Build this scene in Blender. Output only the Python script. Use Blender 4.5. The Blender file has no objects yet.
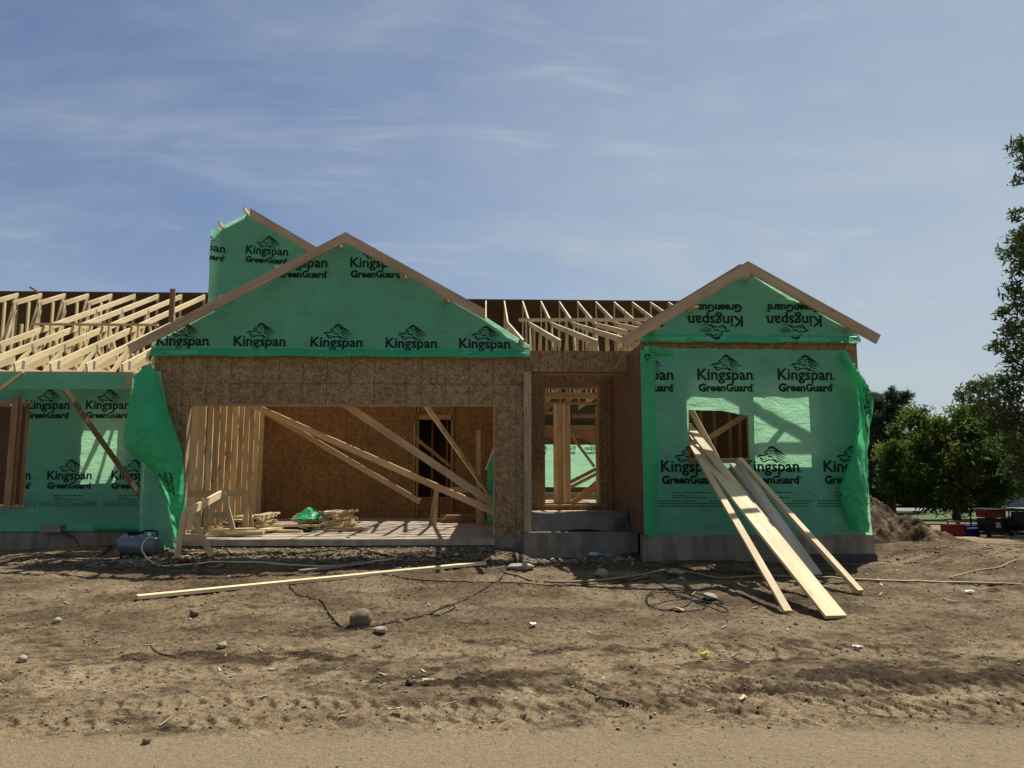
import bpy, bmesh, math, random
import numpy as np
from mathutils import Vector, Matrix

random.seed(7)
rng = np.random.default_rng(7)
SC = bpy.context.scene
COL = SC.collection
R = math.radians

# ------------------------------------------------------------------ camera, sky, sun, exposure
FPX, PITCH, YAW, EYE = 769.0, R(7.0), R(2.0), 1.6
cam_d = bpy.data.cameras.new('camera')
cam = bpy.data.objects.new('camera', cam_d)
COL.objects.link(cam)
cam.location = (0, 0, EYE)
cam.rotation_euler = (R(90) + PITCH, 0, -YAW)
cam_d.sensor_width = 36.0
cam_d.lens = 36.0 * FPX / 1024
cam_d.clip_start = 0.05
cam_d.clip_end = 3000
SC.camera = cam

SUN_A, SUN_B = 0.36, 0.42            # direction to the sun: (A, B, 1)
sun_dir = Vector((SUN_A, SUN_B, 1)).normalized()
SUN_EL, SUN_AZ = math.asin(sun_dir.z), math.atan2(SUN_A, SUN_B)
sd = bpy.data.lights.new('sun', 'SUN')
sd.energy = 4.6
sd.angle = R(0.53)
sd.color = (1.0, 0.95, 0.86)
sun = bpy.data.objects.new('sun', sd)
COL.objects.link(sun)
sun.rotation_euler = sun_dir.to_track_quat('Z', 'Y').to_euler()

world = bpy.data.worlds.new('World')
SC.world = world
world.use_nodes = True
wn, wl = world.node_tree.nodes, world.node_tree.links
wn.clear()
w_out = wn.new('ShaderNodeOutputWorld')
w_bg = wn.new('ShaderNodeBackground')
w_bg.inputs['Strength'].default_value = 0.057
sky = wn.new('ShaderNodeTexSky')
sky.sky_type = 'NISHITA'
sky.sun_disc = False
sky.sun_elevation = SUN_EL
sky.sun_rotation = SUN_AZ
sky.air_density = 1.0
sky.dust_density = 0.6
sky.ozone_density = 2.0


def wmath(op, a, b=None, clamp=False):
    n = wn.new('ShaderNodeMath')
    n.operation = op
    n.use_clamp = clamp
    for k, v in enumerate((a, b)):
        if v is None:
            continue
        if isinstance(v, (int, float)):
            n.inputs[k].default_value = v
        else:
            wl.new(v, n.inputs[k])
    return n.outputs[0]


tc = wn.new('ShaderNodeTexCoord')
sep = wn.new('ShaderNodeSeparateXYZ')
wl.new(tc.outputs['Generated'], sep.inputs[0])
# thin cirrus: project the direction on a plane high above, then stretch the noise along the wind
zc = wmath('MAXIMUM', sep.outputs['Z'], 0.04)
zc = wmath('ADD', zc, 0.12)
px = wmath('DIVIDE', sep.outputs['X'], zc)
py = wmath('DIVIDE', sep.outputs['Y'], zc)
comb = wn.new('ShaderNodeCombineXYZ')
wl.new(px, comb.inputs[0])
wl.new(py, comb.inputs[1])


def wnoise(scale, rot, sx, sy, detail, dist, lo, hi, off=0.0):
    m = wn.new('ShaderNodeMapping')
    m.inputs['Rotation'].default_value = (0, 0, rot)
    m.inputs['Scale'].default_value = (sx, sy, 1)
    m.inputs['Location'].default_value = (off, off * .7, 0)
    wl.new(comb.outputs[0], m.inputs[0])
    n = wn.new('ShaderNodeTexNoise')
    n.inputs['Scale'].default_value = scale
    n.inputs['Detail'].default_value = detail
    n.inputs['Roughness'].default_value = 0.58
    n.inputs['Distortion'].default_value = dist
    wl.new(m.outputs[0], n.inputs[0])
    r = wn.new('ShaderNodeMapRange')
    r.interpolation_type = 'SMOOTHSTEP'
    r.inputs[1].default_value = lo
    r.inputs[2].default_value = hi
    wl.new(n.outputs[0], r.inputs[0])
    return r.outputs[0]


streaks = wnoise(2.3, R(30), 0.8, 1.9, 8, 1.1, 0.46, 0.80, 6.3)
veil = wnoise(1.0, R(-20), 0.8, 1.2, 6, 0.6, 0.32, 0.80, 9.4)
patch = wnoise(1.6, 0, 1, 1, 3, 0.4, 0.40, 0.62, 2.0)
cirrus = wmath('MULTIPLY', streaks, patch)
cirrus = wmath('MULTIPLY', cirrus, 0.40)
veil = wmath('MULTIPLY', veil, 0.36)
# a little more veil towards the right-hand half of the sky (the sun's side) and low down
side = wn.new('ShaderNodeMapRange')
side.interpolation_type = 'SMOOTHSTEP'
side.inputs[1].default_value = -0.45
side.inputs[2].default_value = 0.55
wl.new(sep.outputs['X'], side.inputs[0])
low = wn.new('ShaderNodeMapRange')
low.interpolation_type = 'SMOOTHSTEP'
low.inputs[1].default_value = 0.55
low.inputs[2].default_value = 0.0
wl.new(sep.outputs['Z'], low.inputs[0])
base = wmath('ADD', wmath('MULTIPLY', side.outputs[0], 0.37), wmath('MULTIPLY', wmath('MULTIPLY', low.outputs[0], 0.46), wmath('ADD', wmath('MULTIPLY', side.outputs[0], .75), .25)))
cover = wmath('ADD', wmath('ADD', cirrus, veil), base, clamp=True)
tint = wn.new('ShaderNodeMixRGB')
tint.blend_type = 'MULTIPLY'
tint.inputs[0].default_value = 1.0
tint.inputs[2].default_value = (0.95, 0.92, 1.0, 1)
wl.new(sky.outputs[0], tint.inputs[1])
mixc = wn.new('ShaderNodeMixRGB')
mixc.inputs[2].default_value = (5.5, 6.4, 7.0, 1)
wl.new(cover, mixc.inputs[0])
wl.new(tint.outputs[0], mixc.inputs[1])
wl.new(mixc.outputs[0], w_bg.inputs[0])
wl.new(w_bg.outputs[0], w_out.inputs[0])

SC.view_settings.view_transform = 'Standard'
SC.view_settings.look = 'None'
SC.view_settings.exposure = 0.62
SC.view_settings.gamma = 1.0
SC.render.engine = 'CYCLES'
SC.cycles.max_bounces = 8
SC.cycles.use_denoising = True
SC.cycles.caustics_reflective = False
SC.cycles.caustics_refractive = False
SC.cycles.sample_clamp_indirect = 4.0


# ------------------------------------------------------------------ measuring the site
def ray(u, v):
    x, y = (u - 512) / FPX, (384 - v) / FPX
    cp, sp, cy, sy = math.cos(PITCH), math.sin(PITCH), math.cos(YAW), math.sin(YAW)
    return Vector((sy * cp + x * cy - y * sy * sp, cy * cp - x * sy - y * cy * sp, sp + y * cp))


def at(u, v, Y):
    d = ray(u, v)
    return Vector((0, 0, EYE)) + d * (Y / d.y)


def vnoise(x, y, seed=0):
    x = np.asarray(x, float); y = np.asarray(y, float)
    xi, yi = np.floor(x).astype(np.int64), np.floor(y).astype(np.int64)
    xf, yf = x - xi, y - yi
    u, v = xf * xf * (3 - 2 * xf), yf * yf * (3 - 2 * yf)

    def h(a, b):
        n = (a * 374761393 + b * 668265263 + seed * 974711) & 0x7fffffff
        n = ((n ^ (n >> 13)) * 1274126177) & 0x7fffffff
        n = (n ^ (n >> 16)) & 0xffff
        return n / 65535.0
    return (h(xi, yi) * (1 - u) + h(xi + 1, yi) * u) * (1 - v) + (h(xi, yi + 1) * (1 - u) + h(xi + 1, yi + 1) * u) * v


def fbm(x, y, oct=4, seed=0):
    s, a, t = 0, 1, 0
    for k in range(oct):
        s = s + a * vnoise(x * 2 ** k, y * 2 ** k, seed + k)
        t += a
        a *= .5
    return s / t


def sstep(a, b, x):
    t = np.clip((np.asarray(x, float) - a) / (b - a), 0, 1)
    return t * t * (3 - 2 * t)


def ground_z(x, y):
    """Broad shape of the lot."""
    x = np.asarray(x, float); y = np.asarray(y, float)
    z = 0.28 * sstep(5.6, 11.5, y)
    z = z - 0.38 * sstep(20, 34, y)
    z = z + 0.16 * np.exp(-((x - 8.3) / 2.6) ** 2 - ((y - 13.6) / 2.2) ** 2)
    z = z - 0.22 * np.exp(-((x - 6.75) / .55) ** 2 - ((y - 13.2) / 1.3) ** 2)
    z = z - 0.10 * sstep(-7.5, -9.5, x) * sstep(9, 13, y) * sstep(20, 16, y)
    z = z + 0.17 * sstep(11.7, 12.9, y) * sstep(17, 14, y) * sstep(-6, -5, x) * sstep(.9, .3, x)
    z = z + 0.06 * sstep(10.5, 11.8, y) * sstep(14, 13, y) * sstep(1.5, 2.5, x) * sstep(4.8, 3.4, x)
    z = z + 0.04 * (fbm(x * .7, y * .7, 3, 5) - .5)
    return z


def gz(x, y):
    return float(ground_z(x, y))


# ------------------------------------------------------------------ materials
def mat(name):
    m = bpy.data.materials.new(name)
    m.use_nodes = True
    n, l = m.node_tree.nodes, m.node_tree.links
    return m, n, l, n['Principled BSDF'], n['Material Output']


def node(n, t, **kw):
    o = n.new(t)
    for k, v in kw.items():
        setattr(o, k, v)
    return o


def ramp(n, l, src, stops):
    r = n.new('ShaderNodeValToRGB')
    e = r.color_ramp.elements
    while len(e) < len(stops):
        e.new(0.5)
    for k, (p, c) in enumerate(stops):
        e[k].position = p
        e[k].color = (*c, 1)
    l.new(src, r.inputs[0])
    return r.outputs[0]


def noise(n, l, vec, scale, detail=4, rough=.55, mapping=None, dist=0):
    if mapping:
        mp = n.new('ShaderNodeMapping')
        mp.inputs['Scale'].default_value = mapping[0]
        if len(mapping) > 1:
            mp.inputs['Rotation'].default_value = mapping[1]
        l.new(vec, mp.inputs[0])
        vec = mp.outputs[0]
    t = n.new('ShaderNodeTexNoise')
    t.inputs['Scale'].default_value = scale
    t.inputs['Detail'].default_value = detail
    t.inputs['Roughness'].default_value = rough
    t.inputs['Distortion'].default_value = dist
    l.new(vec, t.inputs[0])
    return t.outputs[0]


def mix(n, l, f, a, b, mode='MIX'):
    m = n.new('ShaderNodeMixRGB')
    m.blend_type = mode
    for k, v in enumerate((f, a, b)):
        if isinstance(v, (int, float)):
            m.inputs[k].default_value = v
        elif isinstance(v, tuple):
            m.inputs[k].default_value = (*v, 1)
        else:
            l.new(v, m.inputs[k])
    return m.outputs[0]


def math_(n, l, op, a, b=0.0, clamp=False):
    m = n.new('ShaderNodeMath')
    m.operation = op
    m.use_clamp = clamp
    for k, v in enumerate((a, b)):
        if isinstance(v, (int, float)):
            m.inputs[k].default_value = v
        else:
            l.new(v, m.inputs[k])
    return m.outputs[0]


def bump(n, l, bsdf, h, strength, dist=.02):
    b = n.new('ShaderNodeBump')
    b.inputs['Strength'].default_value = strength
    b.inputs['Distance'].default_value = dist
    l.new(h, b.inputs['Height'])
    l.new(b.outputs[0], bsdf.inputs['Normal'])
    return b.outputs[0]


def wood(name, pale, dark, knot=(.16, .085, .035)):
    m, n, l, b, o = mat(name)
    uv = n.new('ShaderNodeUVMap').outputs[0]
    g = noise(n, l, uv, 1.0, 5, .6, ((1.6, 34, 1),), .6)
    c = ramp(n, l, g, [(.3, dark), (.62, pale)])
    v = n.new('ShaderNodeTexVoronoi')
    mp = n.new('ShaderNodeMapping')
    mp.inputs['Scale'].default_value = (1.7, 11, 1)
    l.new(uv, mp.inputs[0])
    l.new(mp.outputs[0], v.inputs[0])
    v.inputs['Scale'].default_value = 1.0
    k = ramp(n, l, v.outputs['Distance'], [(.05, (1, 1, 1)), (.14, (0, 0, 0))])
    c = mix(n, l, math_(n, l, 'MULTIPLY', k, .75), c, knot)
    stain = ramp(n, l, noise(n, l, uv, 1.0, 3, .6, ((.9, 5, 1),)), [(.35, (.74, .72, .68)), (.6, (1, 1, 1))])
    c = mix(n, l, 1.0, c, stain, 'MULTIPLY')
    a = node(n, 'ShaderNodeAttribute', attribute_name='tone')
    tone = n.new('ShaderNodeMapRange')
    tone.inputs[3].default_value = .78
    tone.inputs[4].default_value = 1.12
    l.new(a.outputs['Fac'], tone.inputs[0])
    c = mix(n, l, 1.0, c, tone.outputs[0], 'MULTIPLY')
    l.new(c, b.inputs['Base Color'])
    b.inputs['Roughness'].default_value = .75
    bump(n, l, b, g, .25, .004)
    return m


def noise_col(n, l, vec, scale):
    t = n.new('ShaderNodeTexNoise')
    t.inputs['Scale'].default_value = scale
    l.new(vec, t.inputs[0])
    return t.outputs[1]


def osb(name, c1, c2, c3):
    m, n, l, b, o = mat(name)
    geo = n.new('ShaderNodeNewGeometry').outputs['Position']
    nrm = n.new('ShaderNodeNewGeometry').outputs['True Normal']
    lay = []
    for k, (cell, sc) in enumerate(((10, (13, 13, 75)), (14, (17, 17, 100)))):
        v = n.new('ShaderNodeTexVoronoi')
        v.inputs['Scale'].default_value = cell
        wobv = mix(n, l, .08, geo, noise_col(n, l, geo, 9))
        l.new(wobv, v.inputs[0])
        sx = n.new('ShaderNodeSeparateColor')
        l.new(v.outputs['Color'], sx.inputs[0])
        rot = n.new('ShaderNodeVectorRotate')
        rot.rotation_type = 'AXIS_ANGLE'
        l.new(geo, rot.inputs['Vector'])
        l.new(nrm, rot.inputs['Axis'])
        l.new(math_(n, l, 'MULTIPLY', sx.outputs[0], 3.1416), rot.inputs['Angle'])
        t = noise(n, l, rot.outputs[0], 1.0, 2, .5, (sc,))
        lay.append(math_(n, l, 'ADD', math_(n, l, 'MULTIPLY', t, .9), math_(n, l, 'MULTIPLY', sx.outputs[1], .1)))
    f = mix(n, l, .5, lay[0], lay[1])
    c = ramp(n, l, f, [(0.40, c1), (.5, c2), (.61, c3)])
    big = ramp(n, l, noise(n, l, geo, 1.1, 4), [(.3, (.8, .78, .76)), (.7, (1.08, 1.06, 1.02))])
    c = mix(n, l, 1.0, c, big, 'MULTIPLY')
    # sheet joints every 2.44 x 1.22 m and rows of nail heads on the stud lines
    s = n.new('ShaderNodeSeparateXYZ')
    l.new(geo, s.inputs[0])
    run = math_(n, l, 'ADD', s.outputs[0], s.outputs[1])

    def line(src, period, w, off=0.0):
        t = math_(n, l, 'FRACT', math_(n, l, 'DIVIDE', math_(n, l, 'ADD', src, off), period))
        return math_(n, l, 'LESS_THAN', t, w / period)
    j = math_(n, l, 'MAXIMUM', line(run, 2.44, .010, .37), line(s.outputs[2], 1.22, .010, .45))
    wob = noise(n, l, geo, 9, 2)
    nail = math_(n, l, 'MULTIPLY', line(run, .4066, .016, .1), math_(n, l, 'GREATER_THAN', wob, .42))
    c = mix(n, l, math_(n, l, 'MULTIPLY', j, .75), c, (.03, .02, .012))
    c = mix(n, l, math_(n, l, 'MULTIPLY', nail, .75), c, (.05, .035, .02))
    l.new(c, b.inputs['Base Color'])
    b.inputs['Roughness'].default_value = .7
    bump(n, l, b, f, .35, .003)
    return m


def plain(name, col, rough=.6, metal=0.0, var=.18, scale=6, bumpy=.1):
    m, n, l, b, o = mat(name)
    tcn = n.new('ShaderNodeTexCoord').outputs['Object']
    f = noise(n, l, tcn, scale, 5)
    lo = tuple(c * (1 - var) for c in col)
    hi = tuple(min(1, c * (1 + var)) for c in col)
    l.new(ramp(n, l, f, [(.3, lo), (.7, hi)]), b.inputs['Base Color'])
    b.inputs['Roughness'].default_value = rough
    b.inputs['Metallic'].default_value = metal
    if bumpy:
        bump(n, l, b, f, bumpy, .02)
    return m


def concrete(name, col, joints=True):
    m, n, l, b, o = mat(name)
    geo = n.new('ShaderNodeNewGeometry').outputs['Position']
    f = noise(n, l, geo, 3.0, 6, .65)
    c = ramp(n, l, f, [(.28, tuple(x * .68 for x in col)), (.5, col), (.74, tuple(x * 1.22 for x in col))])
    drip = ramp(n, l, noise(n, l, geo, 1.0, 4, .6, ((5, 5, .8),)), [(.4, (.72, .7, .67)), (.58, (1, 1, 1))])
    c = mix(n, l, 1.0, c, drip, 'MULTIPLY')
    fine = noise(n, l, geo, 60, 3)
    if joints:
        s = n.new('ShaderNodeSeparateXYZ')
        l.new(geo, s.inputs[0])
        t = math_(n, l, 'FRACT', math_(n, l, 'DIVIDE', math_(n, l, 'ADD', s.outputs[0], 20.33), .61))
        j = math_(n, l, 'LESS_THAN', t, .016)
        c = mix(n, l, math_(n, l, 'MULTIPLY', j, .45), c, (.05, .05, .048))
    l.new(c, b.inputs['Base Color'])
    b.inputs['Roughness'].default_value = .85
    bump(n, l, b, fine, .3, .004)
    return m


def wrap_mat(name, col, tcol, tmix):
    """Green woven housewrap: lets some light through, faint creases."""
    m, n, l, b, o = mat(name)
    geo = n.new('ShaderNodeNewGeometry').outputs['Position']
    f = noise(n, l, geo, 2.2, 5, .6, ((1, 1, 1.4),), 1.2)
    c = ramp(n, l, f, [(.3, tuple(x * .86 for x in col)), (.7, tuple(x * 1.12 for x in col))])
    l.new(c, b.inputs['Base Color'])
    b.inputs['Roughness'].default_value = .42
    b.inputs['Specular IOR Level'].default_value = .35
    cr = noise(n, l, geo, 3.2, 5, .62, ((1, 1, 3.0), (0, R(18), 0)), 1.5)
    cr2 = noise(n, l, geo, 9, 3, .6, ((2.4, 1, .7), (0, R(-30), 0)), .8)
    h = math_(n, l, 'ADD', cr, math_(n, l, 'MULTIPLY', cr2, .35))
    nb = bump(n, l, b, h, .5, .04)
    tr = n.new('ShaderNodeBsdfTranslucent')
    tr.inputs[0].default_value = (*tcol, 1)
    l.new(nb, tr.inputs['Normal'])
    ms = n.new('ShaderNodeMixShader')
    ms.inputs[0].default_value = tmix
    l.new(b.outputs[0], ms.inputs[1])
    l.new(tr.outputs[0], ms.inputs[2])
    l.new(ms.outputs[0], o.inputs[0])
    return m


M = {}
M['pine'] = wood('pine_lumber', (.72, .585, .345), (.56, .425, .22))
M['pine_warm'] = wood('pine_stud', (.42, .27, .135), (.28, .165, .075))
M['pine_shade_toned'] = wood('shade_toned_lumber', (.60, .43, .24), (.46, .30, .15))  # pine darkened: garage shade put into the colour
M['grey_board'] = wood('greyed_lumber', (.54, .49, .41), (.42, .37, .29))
M['light_stud'] = wood('wall_stud', (.68, .52, .31), (.54, .38, .20))
M['dark_stick'] = wood('shaded_lumber', (.24, .175, .095), (.16, .11, .055))  # darker lumber copy with shade put into its colour
M['pine_old'] = wood('weathered_lumber', (.40, .35, .28), (.26, .22, .17), (.12, .08, .05))
M['fascia'] = wood('fascia_lumber', (.43, .33, .215), (.33, .245, .15))
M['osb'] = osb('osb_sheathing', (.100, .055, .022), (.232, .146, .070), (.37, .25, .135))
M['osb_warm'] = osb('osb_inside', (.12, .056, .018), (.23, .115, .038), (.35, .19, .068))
M['osb_dark'] = osb('osb_shade_toned', (.05, .028, .018), (.08, .045, .028), (.11, .065, .04))  # OSB darkened for unlit undersides and rooms, shade put into the colour
M['osb_shade'] = osb('osb_return_wall', (.075, .036, .014), (.14, .075, .030), (.21, .12, .052))  # OSB copy with the recess shade put into its colour
M['osb_deck'] = osb('osb_floor_deck', (.26, .18, .10), (.44, .33, .19), (.58, .45, .29))
M['concrete'] = concrete('foundation_concrete', (.235, .202, .158))
M['slab'] = concrete('slab_concrete', (.37, .30, .215), False)
M['tar'] = plain('damp_proofing', (.02, .02, .021), .55)
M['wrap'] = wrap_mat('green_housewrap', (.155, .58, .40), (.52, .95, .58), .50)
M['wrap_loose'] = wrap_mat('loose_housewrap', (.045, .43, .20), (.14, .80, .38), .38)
M['ink'] = plain('black_print', (.008, .022, .016), .8, 0, .1, 5, 0)
M['ink'].node_tree.nodes['Principled BSDF'].inputs['Specular IOR Level'].default_value = .1
M['steel'] = plain('galvanised_plate', (.22, .205, .18), .6, .2, .25, 40)
M['membrane'] = plain('grey_flashing', (.125, .108, .085), .38, .1, .2, 5, .03)
M['rubber'] = plain('black_rubber', (.016, .016, .017), .55)
M['hose_tan'] = plain('tan_hose', (.27, .18, .09), .6)
M['hose_yellow'] = plain('yellow_hose', (.55, .48, .26), .6)
M['blue_paint'] = plain('blue_grey_paint', (.13, .155, .18), .4, .2, .2, 8)
M['black_paint'] = plain('black_paint', (.007, .007, .008), .5)
M['red_paint'] = plain('dark_red_paint', (.10, .010, .016), .5)
M['blue_plastic'] = plain('blue_plastic', (.008, .017, .11), .5)
M['red_plastic'] = plain('red_plastic', (.12, .008, .014), .5)
M['white'] = plain('white_plastic', (.62, .61, .57), .5)
M['clear'] = plain('pale_blue_plastic', (.38, .52, .62), .25, 0, .4, 30)
M['stone'] = plain('field_stone', (.13, .098, .064), .85, 0, .3, 14, .5)
M['pale_stone'] = plain('pale_stone', (.29, .235, .17), .85, 0, .3, 14, .5)
M['cloth'] = plain('dark_cloth', (.02, .02, .022), .8)
M['yellow'] = plain('yellow_litter', (.52, .47, .06), .6)
for k_ in ('black_paint', 'red_paint', 'red_plastic', 'blue_plastic', 'rubber'):
    M[k_].node_tree.nodes['Principled BSDF'].inputs['Specular IOR Level'].default_value = .12
M['siding'] = plain('grey_siding', (.20, .24, .26), .6)
M['glass_dark'] = plain('dark_window', (.02, .025, .03), .1)
M['bark'] = plain('bark', (.075, .055, .04), .9, 0, .4, 12, .6)
M['roofing'] = plain('shingle', (.09, .085, .08), .85)


def leaf_mat(name, c1, c2, tcol, t=.38):
    m, n, l, b, o = mat(name)
    a = node(n, 'ShaderNodeAttribute', attribute_name='tone')
    c = ramp(n, l, a.outputs['Fac'], [(0, c1), (1, c2)])
    l.new(c, b.inputs['Base Color'])
    b.inputs['Roughness'].default_value = .7
    b.inputs['Specular IOR Level'].default_value = .2
    tr = n.new('ShaderNodeBsdfTranslucent')
    tr.inputs[0].default_value = (*tcol, 1)
    ms = n.new('ShaderNodeMixShader')
    ms.inputs[0].default_value = t
    l.new(b.outputs[0], ms.inputs[1])
    l.new(tr.outputs[0], ms.inputs[2])
    l.new(ms.outputs[0], o.inputs[0])
    return m


M['leaf_bush'] = leaf_mat('maple_leaf', (.026, .048, .013), (.062, .095, .022), (.15, .20, .028), .35)
M['leaf_tall'] = leaf_mat('ash_leaf', (.026, .042, .017), (.06, .085, .034), (.10, .15, .045), .3)
M['needle'] = leaf_mat('conifer_needle', (.024, .042, .022), (.05, .078, .04), (.06, .09, .04), .25)
M['leaf_dark'] = leaf_mat('dark_leaf', (.018, .032, .012), (.04, .06, .018), (.07, .11, .02), .3)


def soil_mat():
    m, n, l, b, o = mat('bare_soil')
    geo = n.new('ShaderNodeNewGeometry').outputs['Position']
    f1 = noise(n, l, geo, 1.3, 6, .62)
    f2 = noise(n, l, geo, 14, 6, .68)
    f3 = noise(n, l, geo, 85, 4, .7)
    c = ramp(n, l, f1, [(.28, (.178, .127, .073)), (.5, (.285, .211, .125)), (.74, (.385, .297, .182))])
    g = ramp(n, l, f2, [(.36, (.42, .40, .38)), (.48, (.95, .95, .95)), (.66, (1.25, 1.24, 1.2))])
    c = mix(n, l, .9, c, g, 'MULTIPLY')
    g3 = ramp(n, l, f3, [(.34, (.35, .33, .30)), (.46, (.95, .95, .95)), (.58, (1.05, 1.05, 1.05)), (.70, (1.75, 1.7, 1.6))])
    c = mix(n, l, .85, c, g3, 'MULTIPLY')
    f4 = noise(n, l, geo, 34, 5, .75, None, .6)
    g4 = ramp(n, l, f4, [(.38, (.40, .38, .35)), (.47, (.95, .95, .95)), (.62, (1.1, 1.1, 1.08)), (.72, (1.35, 1.33, 1.28))])
    c = mix(n, l, .8, c, g4, 'MULTIPLY')
    damp_and_shade = node(n, 'ShaderNodeAttribute', attribute_name='damp_and_shade').outputs['Fac']  # damp soil plus the painted shadows of the lug edges
    c = mix(n, l, math_(n, l, 'MULTIPLY', damp_and_shade, .9), c, mix(n, l, 1.0, c, (.26, .235, .21), 'MULTIPLY'))
    road = node(n, 'ShaderNodeAttribute', attribute_name='packed').outputs['Fac']
    rc = ramp(n, l, noise(n, l, geo, 45, 5, .7), [(.3, (.24, .182, .110)), (.55, (.30, .230, .141)), (.75, (.37, .288, .18))])
    c = mix(n, l, math_(n, l, 'MULTIPLY', road, .85), c, rc)
    l.new(c, b.inputs['Base Color'])
    b.inputs['Roughness'].default_value = .95
    b.inputs['Specular IOR Level'].default_value = .15
    h = math_(n, l, 'ADD', math_(n, l, 'MULTIPLY', f2, 1.0), math_(n, l, 'ADD', math_(n, l, 'MULTIPLY', f3, .45), math_(n, l, 'MULTIPLY', f4, .8)))
    bump(n, l, b, h, .9, .04)
    return m


M['soil'] = soil_mat()


def lawn_mat():
    m, n, l, b, o = mat('lawn_grass')
    geo = n.new('ShaderNodeNewGeometry').outputs['Position']
    f = noise(n, l, geo, 3, 6, .7)
    c = ramp(n, l, f, [(.3, (.035, .06, .010)), (.7, (.075, .11, .02))])
    l.new(c, b.inputs['Base Color'])
    b.inputs['Roughness'].default_value = .9
    bump(n, l, b, noise(n, l, geo, 40, 3), .8, .05)
    return m


M['lawn'] = lawn_mat()
M['asphalt'] = plain('pale_road', (.17, .165, .15), .9, 0, .15, 3)

# ------------------------------------------------------------------ builders
ORG = {}


def link(name, me, parent=None, loc=(0, 0, 0)):
    o = bpy.data.objects.new(name, me)
    COL.objects.link(o)
    if parent is not None:
        o.parent = parent
        ORG[o.name] = ORG[parent.name]
    else:
        o.location = loc
        ORG[o.name] = Vector(loc)
    return o


def tag(o, label=None, cat=None, group=None, kind=None):
    if label: o['label'] = label
    if cat: o['category'] = cat
    if group: o['group'] = group
    if kind: o['kind'] = kind
    return o


def thing(name, loc, label, cat, group=None):
    return tag(link(name, None, None, loc), label, cat, group)


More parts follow.
